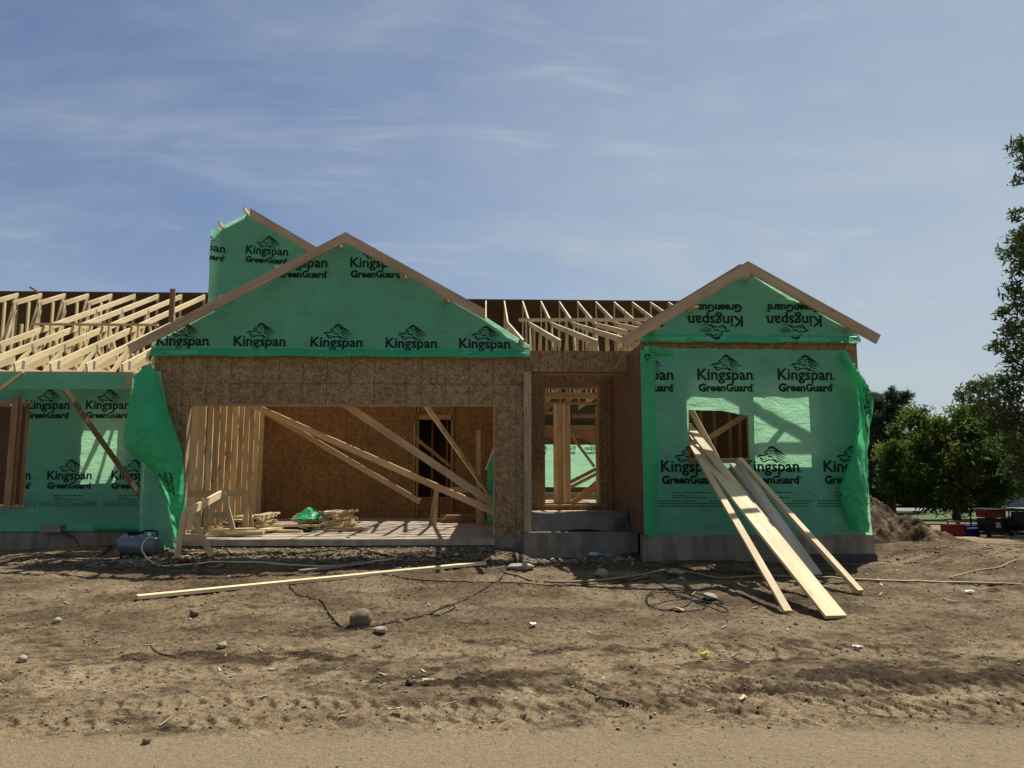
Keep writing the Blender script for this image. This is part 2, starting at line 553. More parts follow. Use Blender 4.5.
class MB:
    def __init__(self):
        self.v, self.f, self.uv, self.tone, self.mi = [], [], [], [], []

    def quad(self, pts, uvs=None, tone=.5, mi=0):
        b = len(self.v)
        self.v += [tuple(p) for p in pts]
        self.f.append(tuple(range(b, b + len(pts))))
        self.uv.append(uvs or [(0, 0)] * len(pts))
        self.tone.append(tone)
        self.mi.append(mi)

    def beam(self, p0, p1, w, h, up=(0, 0, 1), tone=None):
        """A squared timber from p0 to p1, w wide and h deep along 'up'."""
        p0, p1 = Vector(p0), Vector(p1)
        d = (p1 - p0)
        L = d.length
        d.normalize()
        s = d.cross(Vector(up))
        if s.length < 1e-4:
            s = d.cross(Vector((0, 1, 0)))
        s.normalize()
        u = s.cross(d).normalized()
        tone = random.random() if tone is None else tone
        ou, ov = random.random() * 90, random.random() * 90
        c = [(-1, -1), (1, -1), (1, 1), (-1, 1)]
        A = [p0 + s * (a * w / 2) + u * (b * h / 2) for a, b in c]
        B = [p1 + s * (a * w / 2) + u * (b * h / 2) for a, b in c]
        per = [0, w, w + h, 2 * w + h, 2 * w + 2 * h]
        for k in range(4):
            j = (k + 1) % 4
            self.quad([A[k], A[j], B[j], B[k]], [(ou, ov + per[k]), (ou, ov + per[k + 1]), (ou + L, ov + per[k + 1]), (ou + L, ov + per[k])], tone)
        self.quad([A[3], A[2], A[1], A[0]], [(ou, ov), (ou + w, ov), (ou + w, ov + h), (ou, ov + h)], tone * .8)
        self.quad(B, [(ou, ov), (ou + w, ov), (ou + w, ov + h), (ou, ov + h)], tone * .8)
        return self

    def box(self, x0, y0, z0, x1, y1, z1, tone=None):
        d = (x1 - x0, y1 - y0, z1 - z0)
        k = max(range(3), key=lambda i: d[i])
        cx, cy, cz = (x0 + x1) / 2, (y0 + y1) / 2, (z0 + z1) / 2
        if k == 0:
            return self.beam((x0, cy, cz), (x1, cy, cz), d[1], d[2], (0, 0, 1), tone)
        if k == 1:
            return self.beam((cx, y0, cz), (cx, y1, cz), d[0], d[2], (0, 0, 1), tone)
        return self.beam((cx, cy, z0), (cx, cy, z1), d[0], d[1], (0, 1, 0), tone)

    def prism(self, pts, y0, y1, tone=.5):
        """pts = outline in XZ, extruded along Y."""
        n = len(pts)
        self.quad([(x, y0, z) for x, z in pts], [(x, z) for x, z in pts], tone)
        self.quad([(x, y1, z) for x, z in reversed(pts)], [(x, z) for x, z in reversed(pts)], tone)
        for k in range(n):
            a, b = pts[k], pts[(k + 1) % n]
            self.quad([(a[0], y0, a[1]), (a[0], y1, a[1]), (b[0], y1, b[1]), (b[0], y0, b[1])], None, tone)
        return self

    def tube(self, pts, r, n=8, closed=False, caps=True):
        pts = [Vector(p) for p in pts]
        rr = r if isinstance(r, (list, tuple)) else [r] * len(pts)
        rings = []
        ref = Vector((0, 0, 1))
        N = len(pts)
        for k, p in enumerate(pts):
            if closed:
                t = (pts[(k + 1) % N] - pts[k - 1])
            else:
                t = (pts[min(k + 1, N - 1)] - pts[max(k - 1, 0)])
            t = t.normalized() if t.length > 1e-9 else Vector((0, 0, 1))
            a = ref - t * ref.dot(t)
            if a.length < .05:
                a = Vector((1, 0, 0)) - t * t.x
            a.normalize()
            ref = a
            b = t.cross(a)
            rings.append([p + (a * math.cos(2 * math.pi * i / n) + b * math.sin(2 * math.pi * i / n)) * rr[k] for i in range(n)])
        b0 = len(self.v)
        for rg in rings:
            self.v += [tuple(q) for q in rg]
        for k in range(N if closed else N - 1):
            k2 = (k + 1) % N
            for i in range(n):
                j = (i + 1) % n
                self.f.append((b0 + k * n + i, b0 + k * n + j, b0 + k2 * n + j, b0 + k2 * n + i))
                self.uv.append([(0, 0)] * 4)
                self.tone.append(.5)
                self.mi.append(0)
        if caps and not closed:
            for k, rev in ((0, True), (N - 1, False)):
                idx = [b0 + k * n + i for i in range(n)]
                self.f.append(tuple(reversed(idx)) if rev else tuple(idx))
                self.uv.append([(0, 0)] * n)
                self.tone.append(.5)
                self.mi.append(0)
        return self

    def blob(self, c, rad, sub=2, amp=.25, seed=0, freq=2.0):
        bm = bmesh.new()
        bmesh.ops.create_icosphere(bm, subdivisions=sub, radius=1)
        b0 = len(self.v)
        rx, ry, rz = rad if isinstance(rad, (tuple, list)) else (rad,) * 3
        for v in bm.verts:
            p = v.co
            k = 1 + amp * (float(vnoise(p.x * freq + 7 * seed + p.z * 1.3, p.y * freq + p.z * 1.7 + 3 * seed, seed)) - .5) * 2
            self.v.append((c[0] + p.x * rx * k, c[1] + p.y * ry * k, c[2] + p.z * rz * k))
        for f in bm.faces:
            self.f.append(tuple(b0 + v.index for v in f.verts))
            self.uv.append([(0, 0)] * 3)
            self.tone.append(.5)
            self.mi.append(0)
        bm.free()
        return self

    def build(self, name, mats, parent=None, loc=None, smooth=False):
        if not isinstance(mats, (list, tuple)):
            mats = [mats]
        me = bpy.data.meshes.new(name)
        o = link(name, me, parent, loc or (0, 0, 0))
        g = ORG[o.name]
        me.from_pydata([(x - g.x, y - g.y, z - g.z) for x, y, z in self.v], [], self.f)
        uvl = me.uv_layers.new(name='UVMap')
        flat = [c for face in self.uv for q in face for c in q]
        uvl.data.foreach_set('uv', flat)
        at_ = me.attributes.new('tone', 'FLOAT', 'FACE')
        at_.data.foreach_set('value', self.tone)
        for m in mats:
            me.materials.append(m)
        me.polygons.foreach_set('material_index', self.mi)
        if smooth:
            me.polygons.foreach_set('use_smooth', [True] * len(self.f))
        me.update()
        return o


def bevel(o, w=.006):
    m = o.modifiers.new('soft_edge', 'BEVEL')
    m.width = w
    m.segments = 2
    m.limit_method = 'ANGLE'
    return o


def copy_tree(o, parent=None):
    c = o.copy()
    COL.objects.link(c)
    if parent is not None:
        c.parent = parent
    ORG[c.name] = ORG[o.name]
    for ch in list(o.children):
        copy_tree(ch, c)
    return c


def spline(pts, n=8):
    """Catmull-Rom through 3-D points."""
    P_ = [Vector(p) for p in pts]
    P_ = [P_[0] * 2 - P_[1]] + P_ + [P_[-1] * 2 - P_[-2]]
    out = []
    for k in range(1, len(P_) - 2):
        a, b, c, d = P_[k - 1:k + 3]
        for i in range(n):
            t = i / n
            out.append(.5 * ((2 * b) + (c - a) * t + (2 * a - 5 * b + 4 * c - d) * t * t + (3 * b - a - 3 * c + d) * t ** 3))
    out.append(P_[-2])
    return out


# ------------------------------------------------------------------ ground
def build_ground():
    xs = np.concatenate([[-900, -400, -150, -80, -45, -28, -20, -16, -14, -12.5], np.arange(-11.5, -4.6, .05), np.arange(-4.6, 5.3, .0145), np.arange(5.3, 12.5, .05),
                         [13, 13.6, 14.4, 15.5, 17, 19, 22, 26, 32, 40, 55, 80, 150, 400, 900]])
    ys = np.concatenate([[-600, -150, -40, -10, 0, 2.5, 3.6], np.arange(4.0, 5.15, .03), np.arange(5.15, 6.5, .0125), np.arange(6.5, 7.6, .02), np.arange(7.6, 10, .034), np.arange(10, 14.6, .05),
                         np.arange(14.7, 22, .3), [23, 24.5, 26, 28, 30, 33, 36, 40, 46, 60, 90, 180, 450, 1200]])
    X, Y = np.meshgrid(xs, ys)
    Z = ground_z(X, Y)
    near = sstep(2.5, 4, Y) * sstep(16, 14, Y) * sstep(-12.5, -10, X) * sstep(13, 11, X)
    packed = sstep(5.28, 4.92, Y + .10 * (fbm(X * 1.5, Y * 1.5, 3, 12) - .5) - .012 * X)
    rough = near * (1 - .93 * packed)
    # clods and hollows
    n1 = fbm(X * 2.1, Y * 2.1, 5, 31)
    n2 = fbm(X * 9, Y * 9, 4, 47)
    ridge = 1 - np.abs(2 * fbm(X * 4.5, Y * 6.5, 4, 61) - 1)
    churn = sstep(.42, .68, fbm(X * .55, Y * .9, 3, 77))
    n3 = fbm(X * 17, Y * 17, 3, 53)
    Z = Z + rough * (.06 * (n1 - .5) + .030 * (n2 - .5) + .030 * churn * (ridge - .75) + .022 * sstep(.58, .8, n3) * (.3 + churn))
    Z = Z + near * .006 * (fbm(X * 24, Y * 24, 2, 15) - .5)
    # caterpillar/tyre prints: chevron lugs pressed in bands
    lug_shade = []
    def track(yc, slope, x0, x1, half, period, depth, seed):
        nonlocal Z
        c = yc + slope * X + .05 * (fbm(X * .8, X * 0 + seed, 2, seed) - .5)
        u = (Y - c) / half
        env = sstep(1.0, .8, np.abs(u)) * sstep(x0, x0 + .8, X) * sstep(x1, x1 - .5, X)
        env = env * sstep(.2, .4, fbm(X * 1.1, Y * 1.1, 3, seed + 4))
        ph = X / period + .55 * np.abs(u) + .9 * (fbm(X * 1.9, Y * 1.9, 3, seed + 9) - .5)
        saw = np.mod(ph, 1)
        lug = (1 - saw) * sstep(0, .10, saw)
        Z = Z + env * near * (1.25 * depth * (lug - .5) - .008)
        lug_shade.append(env * (sstep(.85, 1, saw) + sstep(.12, 0, saw)))  # thin shadows along the lug edges, painted as darkening
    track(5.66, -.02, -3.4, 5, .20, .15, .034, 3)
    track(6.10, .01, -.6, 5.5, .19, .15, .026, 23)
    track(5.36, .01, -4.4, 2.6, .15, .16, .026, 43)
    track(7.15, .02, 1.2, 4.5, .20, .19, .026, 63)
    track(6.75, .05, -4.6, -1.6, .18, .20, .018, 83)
    # damp churned earth: a long patch on the right, smaller ones elsewhere
    damp_and_shade = np.zeros_like(X)
    for (cx, cy, rx, ry, k) in ((3.7, 6.5, 1.7, .40, 1.15), (2.6, 6.1, .9, .2, .8), (1.7, 6.7, .8, .22, .7), (-2.2, 7.1, .9, .25, .9), (-.95, 6.7, .7, .3, .95), (.3, 6.35, .6, .2, .9), (.3, 7.3, 1.0, .2, .7), (-2.0, 7.9, 1.1, .2, .5),
                                (2.2, 8.6, 1.6, .4, .45), (-5, 11.9, 2.6, .55, .75), (0, 12.2, 4, .5, .7), (4.3, 11.0, 2.3, .6, .5), (7.3, 13.6, .8, 1.4, .8)):
        damp_and_shade = np.maximum(damp_and_shade, k * np.exp(-((X - cx) / rx) ** 2 - ((Y - cy) / ry) ** 2))
    dn = fbm(X * 3.3, Y * 5, 5, 91)
    damp_and_shade = sstep(.30, .66, damp_and_shade * 1.0 + (dn - .5) * 2.2) + .75 * sstep(.53, .64, fbm(X * 1.7, Y * 3.4, 6, 19))
    blk = 1.25 * np.exp(-((X - 3.6) / 1.5) ** 2 - ((Y - 6.35) / .20) ** 2) + 1.0 * np.exp(-((X - 2.3) / .9) ** 2 - ((Y - 5.98) / .13) ** 2) + .9 * np.exp(-((X + .2) / .8) ** 2 - ((Y - 6.3) / .12) ** 2) + .8 * np.exp(-((X + 1.6) / .9) ** 2 - ((Y - 7.0) / .2) ** 2)
    blk = sstep(.38, .62, blk * .55 + .9 * (fbm(X * 6, Y * 11, 4, 66) - .32)) * sstep(.05, .25, blk)
    damp_and_shade = np.maximum(damp_and_shade * (.45 + .55 * sstep(.4, .6, fbm(X * 7, Y * 13, 3, 44))), blk * 1.25)
    damp_and_shade = np.maximum(damp_and_shade, .9 * sum(lug_shade))  # painted lug shadows merged into the damp tone
    damp_and_shade = np.maximum(damp_and_shade, sstep(6.6, 8.6, Y) * (.32 + .5 * sstep(.38, .62, fbm(X * 1.2, Y * 2.0, 5, 29))))
    Z = Z + near * blk * .05 * (fbm(X * 16, Y * 16, 3, 38) - .45)
    damp_and_shade = np.clip(damp_and_shade, 0, 1.15) * near * (1 - packed)
    Z = Z + near * damp_and_shade * .03 * (fbm(X * 14, Y * 14, 3, 8) - .4)
    ny, nx = X.shape
    V = np.stack([X, Y, Z], -1).reshape(-1, 3)
    I = (np.arange(ny - 1)[:, None] * nx + np.arange(nx - 1)[None]).reshape(-1)
    F = np.stack([I, I + 1, I + nx + 1, I + nx], -1)
    me = bpy.data.meshes.new('ground')
    me.vertices.add(len(V)); me.vertices.foreach_set('co', V.ravel())
    me.loops.add(F.size); me.loops.foreach_set('vertex_index', F.ravel())
    me.polygons.add(len(F)); me.polygons.foreach_set('loop_start', np.arange(0, F.size, 4)); me.polygons.foreach_set('loop_total', np.full(len(F), 4))
    me.polygons.foreach_set('use_smooth', np.ones(len(F), bool))
    me.update(calc_edges=True)
    for nm, arr in (('damp_and_shade', damp_and_shade), ('packed', packed * sstep(30, 20, np.abs(X)))):
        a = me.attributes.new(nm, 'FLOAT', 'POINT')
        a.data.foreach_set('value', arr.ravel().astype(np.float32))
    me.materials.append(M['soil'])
    tag(link('ground', me), kind='structure')
    global GRID
    GRID = (xs, ys, Z)


build_ground()
soft_z = ground_z


def gz(x, y):
    """Height of the finished ground, clods included."""
    xs, ys, Z = GRID
    i = min(max(int(np.searchsorted(xs, x)) - 1, 0), len(xs) - 2)
    j = min(max(int(np.searchsorted(ys, y)) - 1, 0), len(ys) - 2)
    fx, fy = (x - xs[i]) / (xs[i + 1] - xs[i]), (y - ys[j]) / (ys[j + 1] - ys[j])
    return float((Z[j, i] * (1 - fx) + Z[j, i + 1] * fx) * (1 - fy) + (Z[j + 1, i] * (1 - fx) + Z[j + 1, i + 1] * fx) * fy)


def sheet_grid(name, x0, x1, y0, y1, nx, ny, dz, m):
    X, Y = np.meshgrid(np.linspace(x0, x1, nx), np.linspace(y0, y1, ny))
    Z = ground_z(X, Y) + dz
    b = MB()
    for j in range(ny - 1):
        for i in range(nx - 1):
            b.quad([(X[j, i], Y[j, i], Z[j, i]), (X[j, i + 1], Y[j, i + 1], Z[j, i + 1]), (X[j + 1, i + 1], Y[j + 1, i + 1], Z[j + 1, i + 1]), (X[j + 1, i], Y[j + 1, i], Z[j + 1, i])])
    return tag(b.build(name, m, smooth=True), kind='structure')


sheet_grid('lawn', 9.5, 60, 22.3, 39, 50, 30, .03, M['lawn'])
sheet_grid('road', 9.5, 60, 39, 43, 12, 4, .06, M['asphalt'])
sheet_grid('field', -60, 90, 43, 90, 20, 10, .05, M['lawn'])


# ------------------------------------------------------------------ the print on the wrap
def text_verts(body, width, bold):
    cu = bpy.data.curves.new('lettering', 'FONT')
    cu.body = body
    cu.size = 1
    cu.offset = bold
    cu.resolution_u = 2
    o = bpy.data.objects.new('lettering', cu)
    COL.objects.link(o)
    dg = bpy.context.evaluated_depsgraph_get()
    me = bpy.data.meshes.new_from_object(o.evaluated_get(dg))
    vs = np.array([v.co[:2] for v in me.vertices])
    fs = [tuple(p.vertices) for p in me.polygons]
    bpy.data.objects.remove(o)
    bpy.data.curves.remove(cu)
    bpy.data.meshes.remove(me)
    x0, x1 = vs[:, 0].min(), vs[:, 0].max()
    k = width / (x1 - x0)
    vs[:, 0] = (vs[:, 0] - x0) * k
    vs[:, 1] *= k
    return vs, fs


def ribbons():
    """Head of a lion with flowing mane, as tapering strokes (pixels of a close-up -> metres)."""
    S = [
        ([(497, 133), (560, 112), (620, 147), (680, 182), (722, 218)], 30, 3),
        ([(550, 150), (620, 168), (690, 207), (755, 232)], 17, 2),
        ([(585, 178), (640, 207), (700, 238), (772, 252)], 15, 2),
        ([(588, 208), (640, 236), (700, 258), (735, 262)], 13, 2),
        ([(596, 238), (650, 274), (712, 290)], 13, 3),
        ([(440, 190), (480, 160), (525, 150)], 15, 6), ([(452, 205), (482, 192), (508, 196)], 14, 5),
        ([(342, 246), (380, 228), (425, 222), (462, 222), (500, 208)], 20, 5),
        ([(384, 248), (416, 274), (470, 272)], 15, 4), ([(382, 262), (430, 308), (470, 292), (520, 282), (570, 292), (612, 326)], 14, 9),
        ([(490, 236), (540, 240), (566, 262)], 18, 5), ([(560, 268), (612, 300), (690, 318), (735, 322)], 14, 2), ([(520, 150), (552, 190), (570, 228)], 10, 4),
    ]
    vs, fs = [], []
    for pts, w0, w1 in S:
        c = spline([(x, y, 0) for x, y in pts], 5)
        b = len(vs)
        for k, p in enumerate(c):
            t = (c[min(k + 1, len(c) - 1)] - c[max(k - 1, 0)]).normalized()
            s = k / (len(c) - 1)
            w = (w0 + (w1 - w0) * s) * .68 * min(1, .45 + 3 * s)
            nx_, ny_ = -t.y * w, t.x * w
            for sg in (1, -1):
                vs.append(((p.x + sg * nx_ - 158) / 755 * .885, (438 - (p.y + sg * ny_)) / 755 * .885))
        for k in range(len(c) - 1):
            fs.append((b + 2 * k, b + 2 * k + 1, b + 2 * k + 3, b + 2 * k + 2))
    return np.array(vs), fs


def make_print():
    V, F = [], []
    small = []

    def add(vs, fs, dx, dy, k=1.0):
        b = len(V)
        V.extend([(x * k + dx, y * k + dy) for x, y in vs])
        F.extend([tuple(b + i for i in f) for f in fs])
    vs, fs = text_verts('Kingspan', .885, .022)
    k = .156 / .70 / (.885 / 4.0) if False else 1
    add(vs, fs, 0, 0)
    vs, fs = text_verts('GreenGuard', .86, .042)
    add(vs, fs, .012, -.183)
    vs, fs = text_verts('G', .125, .05)
    add(vs, fs, .008, -.186)
    add([(0, 0), (.018, 0), (.018, .018), (0, .018)], [(0, 1, 2, 3)], .9, .0)
    add([(0, 0), (.02, 0), (.02, .02), (0, .02)], [(0, 1, 2, 3)], .885, -.10)
    vs, fs = ribbons()
    add(vs, fs, 0, 0)
    return np.array(V), F


PRINT_V, PRINT_F = make_print()
TOP_F = [f for f in PRINT_F if min(PRINT_V[i][1] for i in f) > -.075 and max(PRINT_V[i][1] for i in f) > -.04]
# rows of unreadably small type under the lower row of logos
FINE = []
for (x, z, w) in ((.16, -.33, .58), (.16, -.375, .20), (.16, -.41, .52), (-.12, -.46, .62), (-.12, -.50, 1.12), (-.12, -.54, 1.12), (.75, -.46, .3)):
    FINE.append((x, z, w))


def fine_print():
    r = random.Random(4)
    vs, fs = [], []
    for x, z, w in FINE:
        p = x
        while p < x + w:
            a = r.uniform(.02, .06)
            b = len(vs)
            vs += [(p, z), (p + a, z), (p + a, z + .012), (p, z + .012)]
            fs.append((b, b + 1, b + 2, b + 3))
            p += a + .012
    return np.array(vs), fs


FINE_V, FINE_F = fine_print()


def print_bm(items):
    """items: (x, z, rot degrees, mirror, fine) -> bmesh in XZ."""
    bm = bmesh.new()
    for it in items:
        x, z, rot = it[:3]
        mir = it[3] if len(it) > 3 else False
        sets = [(PRINT_V, TOP_F if len(it) > 5 else PRINT_F)]
        if len(it) > 4 and it[4]:
            sets.append((FINE_V, FINE_F))
        c, s = math.cos(R(rot)), math.sin(R(rot))
        for vs, fs in sets:
            q = [bm.verts.new((x + (c * a - s * b) * (-1 if mir else 1), 0, z + s * a + c * b)) for a, b in vs]
            for f in fs:
                try:
                    bm.faces.new([q[i] for i in f])
                except ValueError:
                    pass
    return bm


def clip(bm, poly, hole):
    """Trim to the convex outline poly (XZ, counter-clockwise) and cut out the convex hole."""
    def cut(a, b, clear):
        nrm = Vector((b[1] - a[1], 0, -(b[0] - a[0])))
        bmesh.ops.bisect_plane(bm, geom=bm.verts[:] + bm.edges[:] + bm.faces[:], plane_co=(a[0], 0, a[1]), plane_no=nrm, clear_outer=clear)
    for k in range(len(poly)):
        cut(poly[k], poly[(k + 1) % len(poly)], True)
    if hole:
        for k in range(len(hole)):
            cut(hole[k], hole[(k + 1) % len(hole)], False)
        dead = []
        for f in bm.faces:
            c = f.calc_center_median()
            if all((b[0] - a[0]) * (c.z - a[1]) - (b[1] - a[1]) * (c.x - a[0]) > 0 for a, b in zip(hole, hole[1:] + hole[:1])):
                dead.append(f)
        bmesh.ops.delete(bm, geom=dead, context='FACES')


def wrap_sheet(name, parent, poly, Y, disp, items=(), hole=None, m=None, step=.06):
    xs = [p[0] for p in poly]
    zs = [p[1] for p in poly]
    b = MB()
    bm = bmesh.new()
    x0, x1, z0, z1 = min(xs), max(xs), min(zs), max(zs)
    nx, nz = int((x1 - x0) / step) + 2, int((z1 - z0) / step) + 2
    g = [[bm.verts.new((x0 + (x1 - x0) * i / (nx - 1), 0, z0 + (z1 - z0) * j / (nz - 1))) for i in range(nx)] for j in range(nz)]
    for j in range(nz - 1):
        for i in range(nx - 1):
            bm.faces.new((g[j][i], g[j][i + 1], g[j + 1][i + 1], g[j + 1][i]))
    clip(bm, poly, hole)
    pm = print_bm(items)
    clip(pm, poly, hole)
    o = ORG[parent.name]
    V, F, MI = [], [], []
    for k, (src, dy) in enumerate(((bm, 0.0), (pm, -.006))):
        src.verts.index_update()
        if not len(src.verts):
            continue
        co = np.array([v.co for v in src.verts])
        d = disp(co[:, 0], co[:, 2])
        base_i = len(V)
        V += [(x - o.x, Y + dy + e - o.y, z - o.z) for (x, _, z), e in zip(co, d)]
        for f in src.faces:
            F.append(tuple(base_i + v.index for v in f.verts))
            MI.append(k)
        src.free()
    me = bpy.data.meshes.new(name)
    me.from_pydata(V, [], F)
    me.materials.append(m or M['wrap'])
    me.materials.append(M['ink'])
    me.polygons.foreach_set('material_index', MI)
    me.polygons.foreach_set('use_smooth', [True] * len(F))
    me.update()
    return link(name, me, parent)


def flap(name, parent, rows, m, amp=.02, seed=0, items=(), nu=22, nv=96, dy=-.008):
    """A loose sheet swept through rows of control points; items place the print in (u, v) with a scale."""
    rows = [[at(*p) for p in r] for r in rows]
    cols = [spline([r[k] for r in rows], 12) for k in range(3)]
    n = len(cols[0])

    def surf(u, v):
        v = min(max(v, 0), .9999) * (n - 1)
        k = int(v)
        f = v - k
        a, b, c = [cl[k].lerp(cl[k + 1], f) for cl in cols]
        p = a * (1 - u) * (1 - 2 * u) + b * 4 * u * (1 - u) + c * u * (2 * u - 1)
        q = fbm(p.x * 3 + p.z * 2, p.z * 2.2 - p.x, 3, seed) - .5
        q2 = 1 - abs(2 * float(vnoise(p.x * 5 + p.z * 3, p.z * 1.6 - p.x * 3, seed + 3)) - 1)
        q3 = 1 - abs(2 * float(vnoise(p.x * 8 - p.z * 5, p.z * 4 + p.x * 2, seed + 7)) - 1)
        return p + Vector((.15, -1, .1)) * (amp * (float(q) * 1.6 + 1.1 * q2 ** 3 + .7 * q3 ** 4))
    b = MB()
    for j in range(nv):
        for i in range(nu):
            b.quad([surf(i / nu, (j + 1) / nv), surf((i + 1) / nu, (j + 1) / nv), surf((i + 1) / nu, j / nv), surf(i / nu, j / nv)])
    for (u0, v0, su, sv, ang) in items:
        c, s = math.cos(R(ang)), math.sin(R(ang))
        for f in PRINT_F:
            pts = []
            for i in f:
                x, z = PRINT_V[i]
                x, z = c * x - s * z, s * x + c * z
                u, v = u0 + x * su, v0 - z * sv
                if not (0.01 < u < .99 and 0.005 < v < .995):
                    break
                pts.append(surf(u, v) + Vector((0, dy, 0)))
            else:
                b.quad(pts, mi=1)
    o = b.build(name, [m, M['ink']], parent)
    me = o.data
    bm = bmesh.new()
    bm.from_mesh(me)
    bmesh.ops.remove_doubles(bm, verts=bm.verts, dist=.0005)
    bm.to_mesh(me)
    bm.free()
    me.polygons.foreach_set('use_smooth', [True] * len(me.polygons))
    return o


# ------------------------------------------------------------------ the house
house = thing('unfinished_house', (0, 13.2, .3), 'unfinished timber framed house with open roof trusses and green wrapped walls', 'house')


def wall_xz(x0, x1, z0, z1, y0, y1, holes=()):
    """A wall slab in the XZ plane with rectangular openings."""
    b = MB()
    xs = sorted({x0, x1, *[h[0] for h in holes], *[h[1] for h in holes]})
    for a, c in zip(xs[:-1], xs[1:]):
        segs = [(z0, z1)]
        for h in holes:
            if h[0] <= a and h[1] >= c:
                new = []
                for s in segs:
                    if h[2] > s[0]: new.append((s[0], min(h[2], s[1])))
                    if h[3] < s[1]: new.append((max(h[3], s[0]), s[1]))
                segs = [s for s in new if s[1] - s[0] > 1e-3]
        for s in segs:
            b.box(a, y0, s[0], c, y1, s[1], .5)
    return b


def liner(name, x0, x1, z0, z1, y0, y1, t=.038, m='pine_warm', sides='lrbt'):
    """The studs, header and sill that frame a rough opening."""
    b = MB()
    if 'l' in sides: b.box(x0 + .002, y0, z0 + t, x0 + t, y1, z1 - t)
    if 'r' in sides: b.box(x1 - t, y0, z0 + t, x1 - .002, y1, z1 - t)
    if 'b' in sides: b.box(x0 + .002, y0, z0 + .002, x1 - .002, y1, z0 + t)
    if 't' in sides: b.box(x0 + .002, y0, z1 - t, x1 - .002, y1, z1 - .002)
    return b.build(name, M[m], house)


GA = (-2.44, 5.52)                   # apex of the garage wall
PIT = .575                           # gable pitch
# --- foundations, slab, floors
b = MB()
b.box(-5.66, 13.19, .0, -5.07, 20.3, .575)
b.box(.17, 13.19, .0, .66, 13.5, .575)
b.box(-5.07, 13.13, .0, .17, 13.4, .47)
b.box(.645, 12.98, .0, 2.56, 13.22, .71)
b.box(2.44, 11.97, .0, 6.06, 12.2, .73)
b.box(5.86, 12.2, .0, 6.06, 30, .73)
b.box(-14, 15.96, .0, -5.66, 16.15, .60)
b.build('foundation', M['concrete'], house)
MB().box(-5.07, 13.1, .49, .17, 20.2, .59, .5).build('garage_slab', M['slab'], house)
MB().box(4.55, 11.955, .0, 6.085, 12.02, .44, .5).build('damp_proofing', M['tar'], house)
b = MB()
b.box(.67, 13.45, .86, 2.5, 16, .99, .5)
b.box(2.6, 12.2, .80, 5.9, 16, .90, .5)
b.box(.7, 16, .86, 6, 34.0, .99, .5)
b.box(-14, 16.2, .50, -5.7, 27, .60, .5)
b.build('floor_deck', M['osb_deck'], house)

# --- garage front wall
b = wall_xz(-5.64, .68, .575, 3.74, 13.2, 13.32, [(-5.07, .17, .575, 2.86)])
b.build('garage_wall', M['osb'], house)
liner('opening_frame', -5.07, .17, .6, 2.86, 13.19, 13.34, .03, 'pine_warm', 'lrt')
b = MB()
b.prism([(-5.64, 3.742), (.74, 3.742), (.74, 3.885), (-.05, 4.42), (-2.42, 5.82), (-5.64, 3.95)], 13.205, 13.25)
b.build('gable_sheathing', M['osb'], house)
MB().box(.66, 13.12, .62, .79, 13.195, 3.43, .4).build('corner_board', M['fascia'], house)
# --- garage back and side walls
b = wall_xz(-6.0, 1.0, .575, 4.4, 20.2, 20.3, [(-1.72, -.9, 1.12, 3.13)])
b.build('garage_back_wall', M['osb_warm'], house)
b = MB()
for x in (-1.86, -1.78, -.88):
    b.box(x, 20.13, .62, x + .04, 20.195, 3.5)
b.box(-1.9, 20.13, 3.13, -.8, 20.195, 3.25)
b.box(-1.72, 20.16, 1.08, -.9, 20.34, 1.12)
b.box(-1.45, 20.9, 1.1, -1.41, 20.99, 4)
b.box(-1.05, 20.9, 1.1, -1.01, 20.99, 4)
b.build('doorway_frame', M['pine_warm'], house)
b = MB().box(-3, 20.31, 3.6, .9, 23, 3.66, .5)  # box added behind the doorway to keep the sun out
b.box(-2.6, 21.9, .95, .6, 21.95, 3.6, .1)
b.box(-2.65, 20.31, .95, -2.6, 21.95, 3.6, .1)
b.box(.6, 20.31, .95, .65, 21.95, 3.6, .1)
b.build('doorway_sun_blocker', M['osb_dark'], house)
wall_r = MB()
wall_r.box(.56, 13.35, .575, .66, 20.2, 3.74, .5)
wall_r.build('garage_side_wall', M['osb_warm'], house)
b = MB()
b.box(-5.76, 13.33, 3.70, -5.61, 20.15, 3.74)
b.box(-5.76, 13.33, .58, -5.61, 20.15, .62)
b.build('wall_plate', M['pine_warm'], house)
y = 13.36
stud0 = None
k = 0
while y < 20.1:
    if stud0 is None:
        stud0 = MB().box(-5.735, 13.36, .62, -5.61, 13.398, 3.70).build('stud', M['light_stud'], house)
        s = stud0
    else:
        s = MB().box(-5.735, y, .62, -5.61 + random.uniform(-.004, .004), y + .038, 3.70).build('stud', M['light_stud'], house)
    y += .4064 if k not in (0, 1) else .12
    k += 1
MB().beam((-5.715, 15.3, .75), (-5.715, 19.3, 3.6), .02, .06, (1, 0, 0)).build('wall_brace', M['pine_warm'], house)

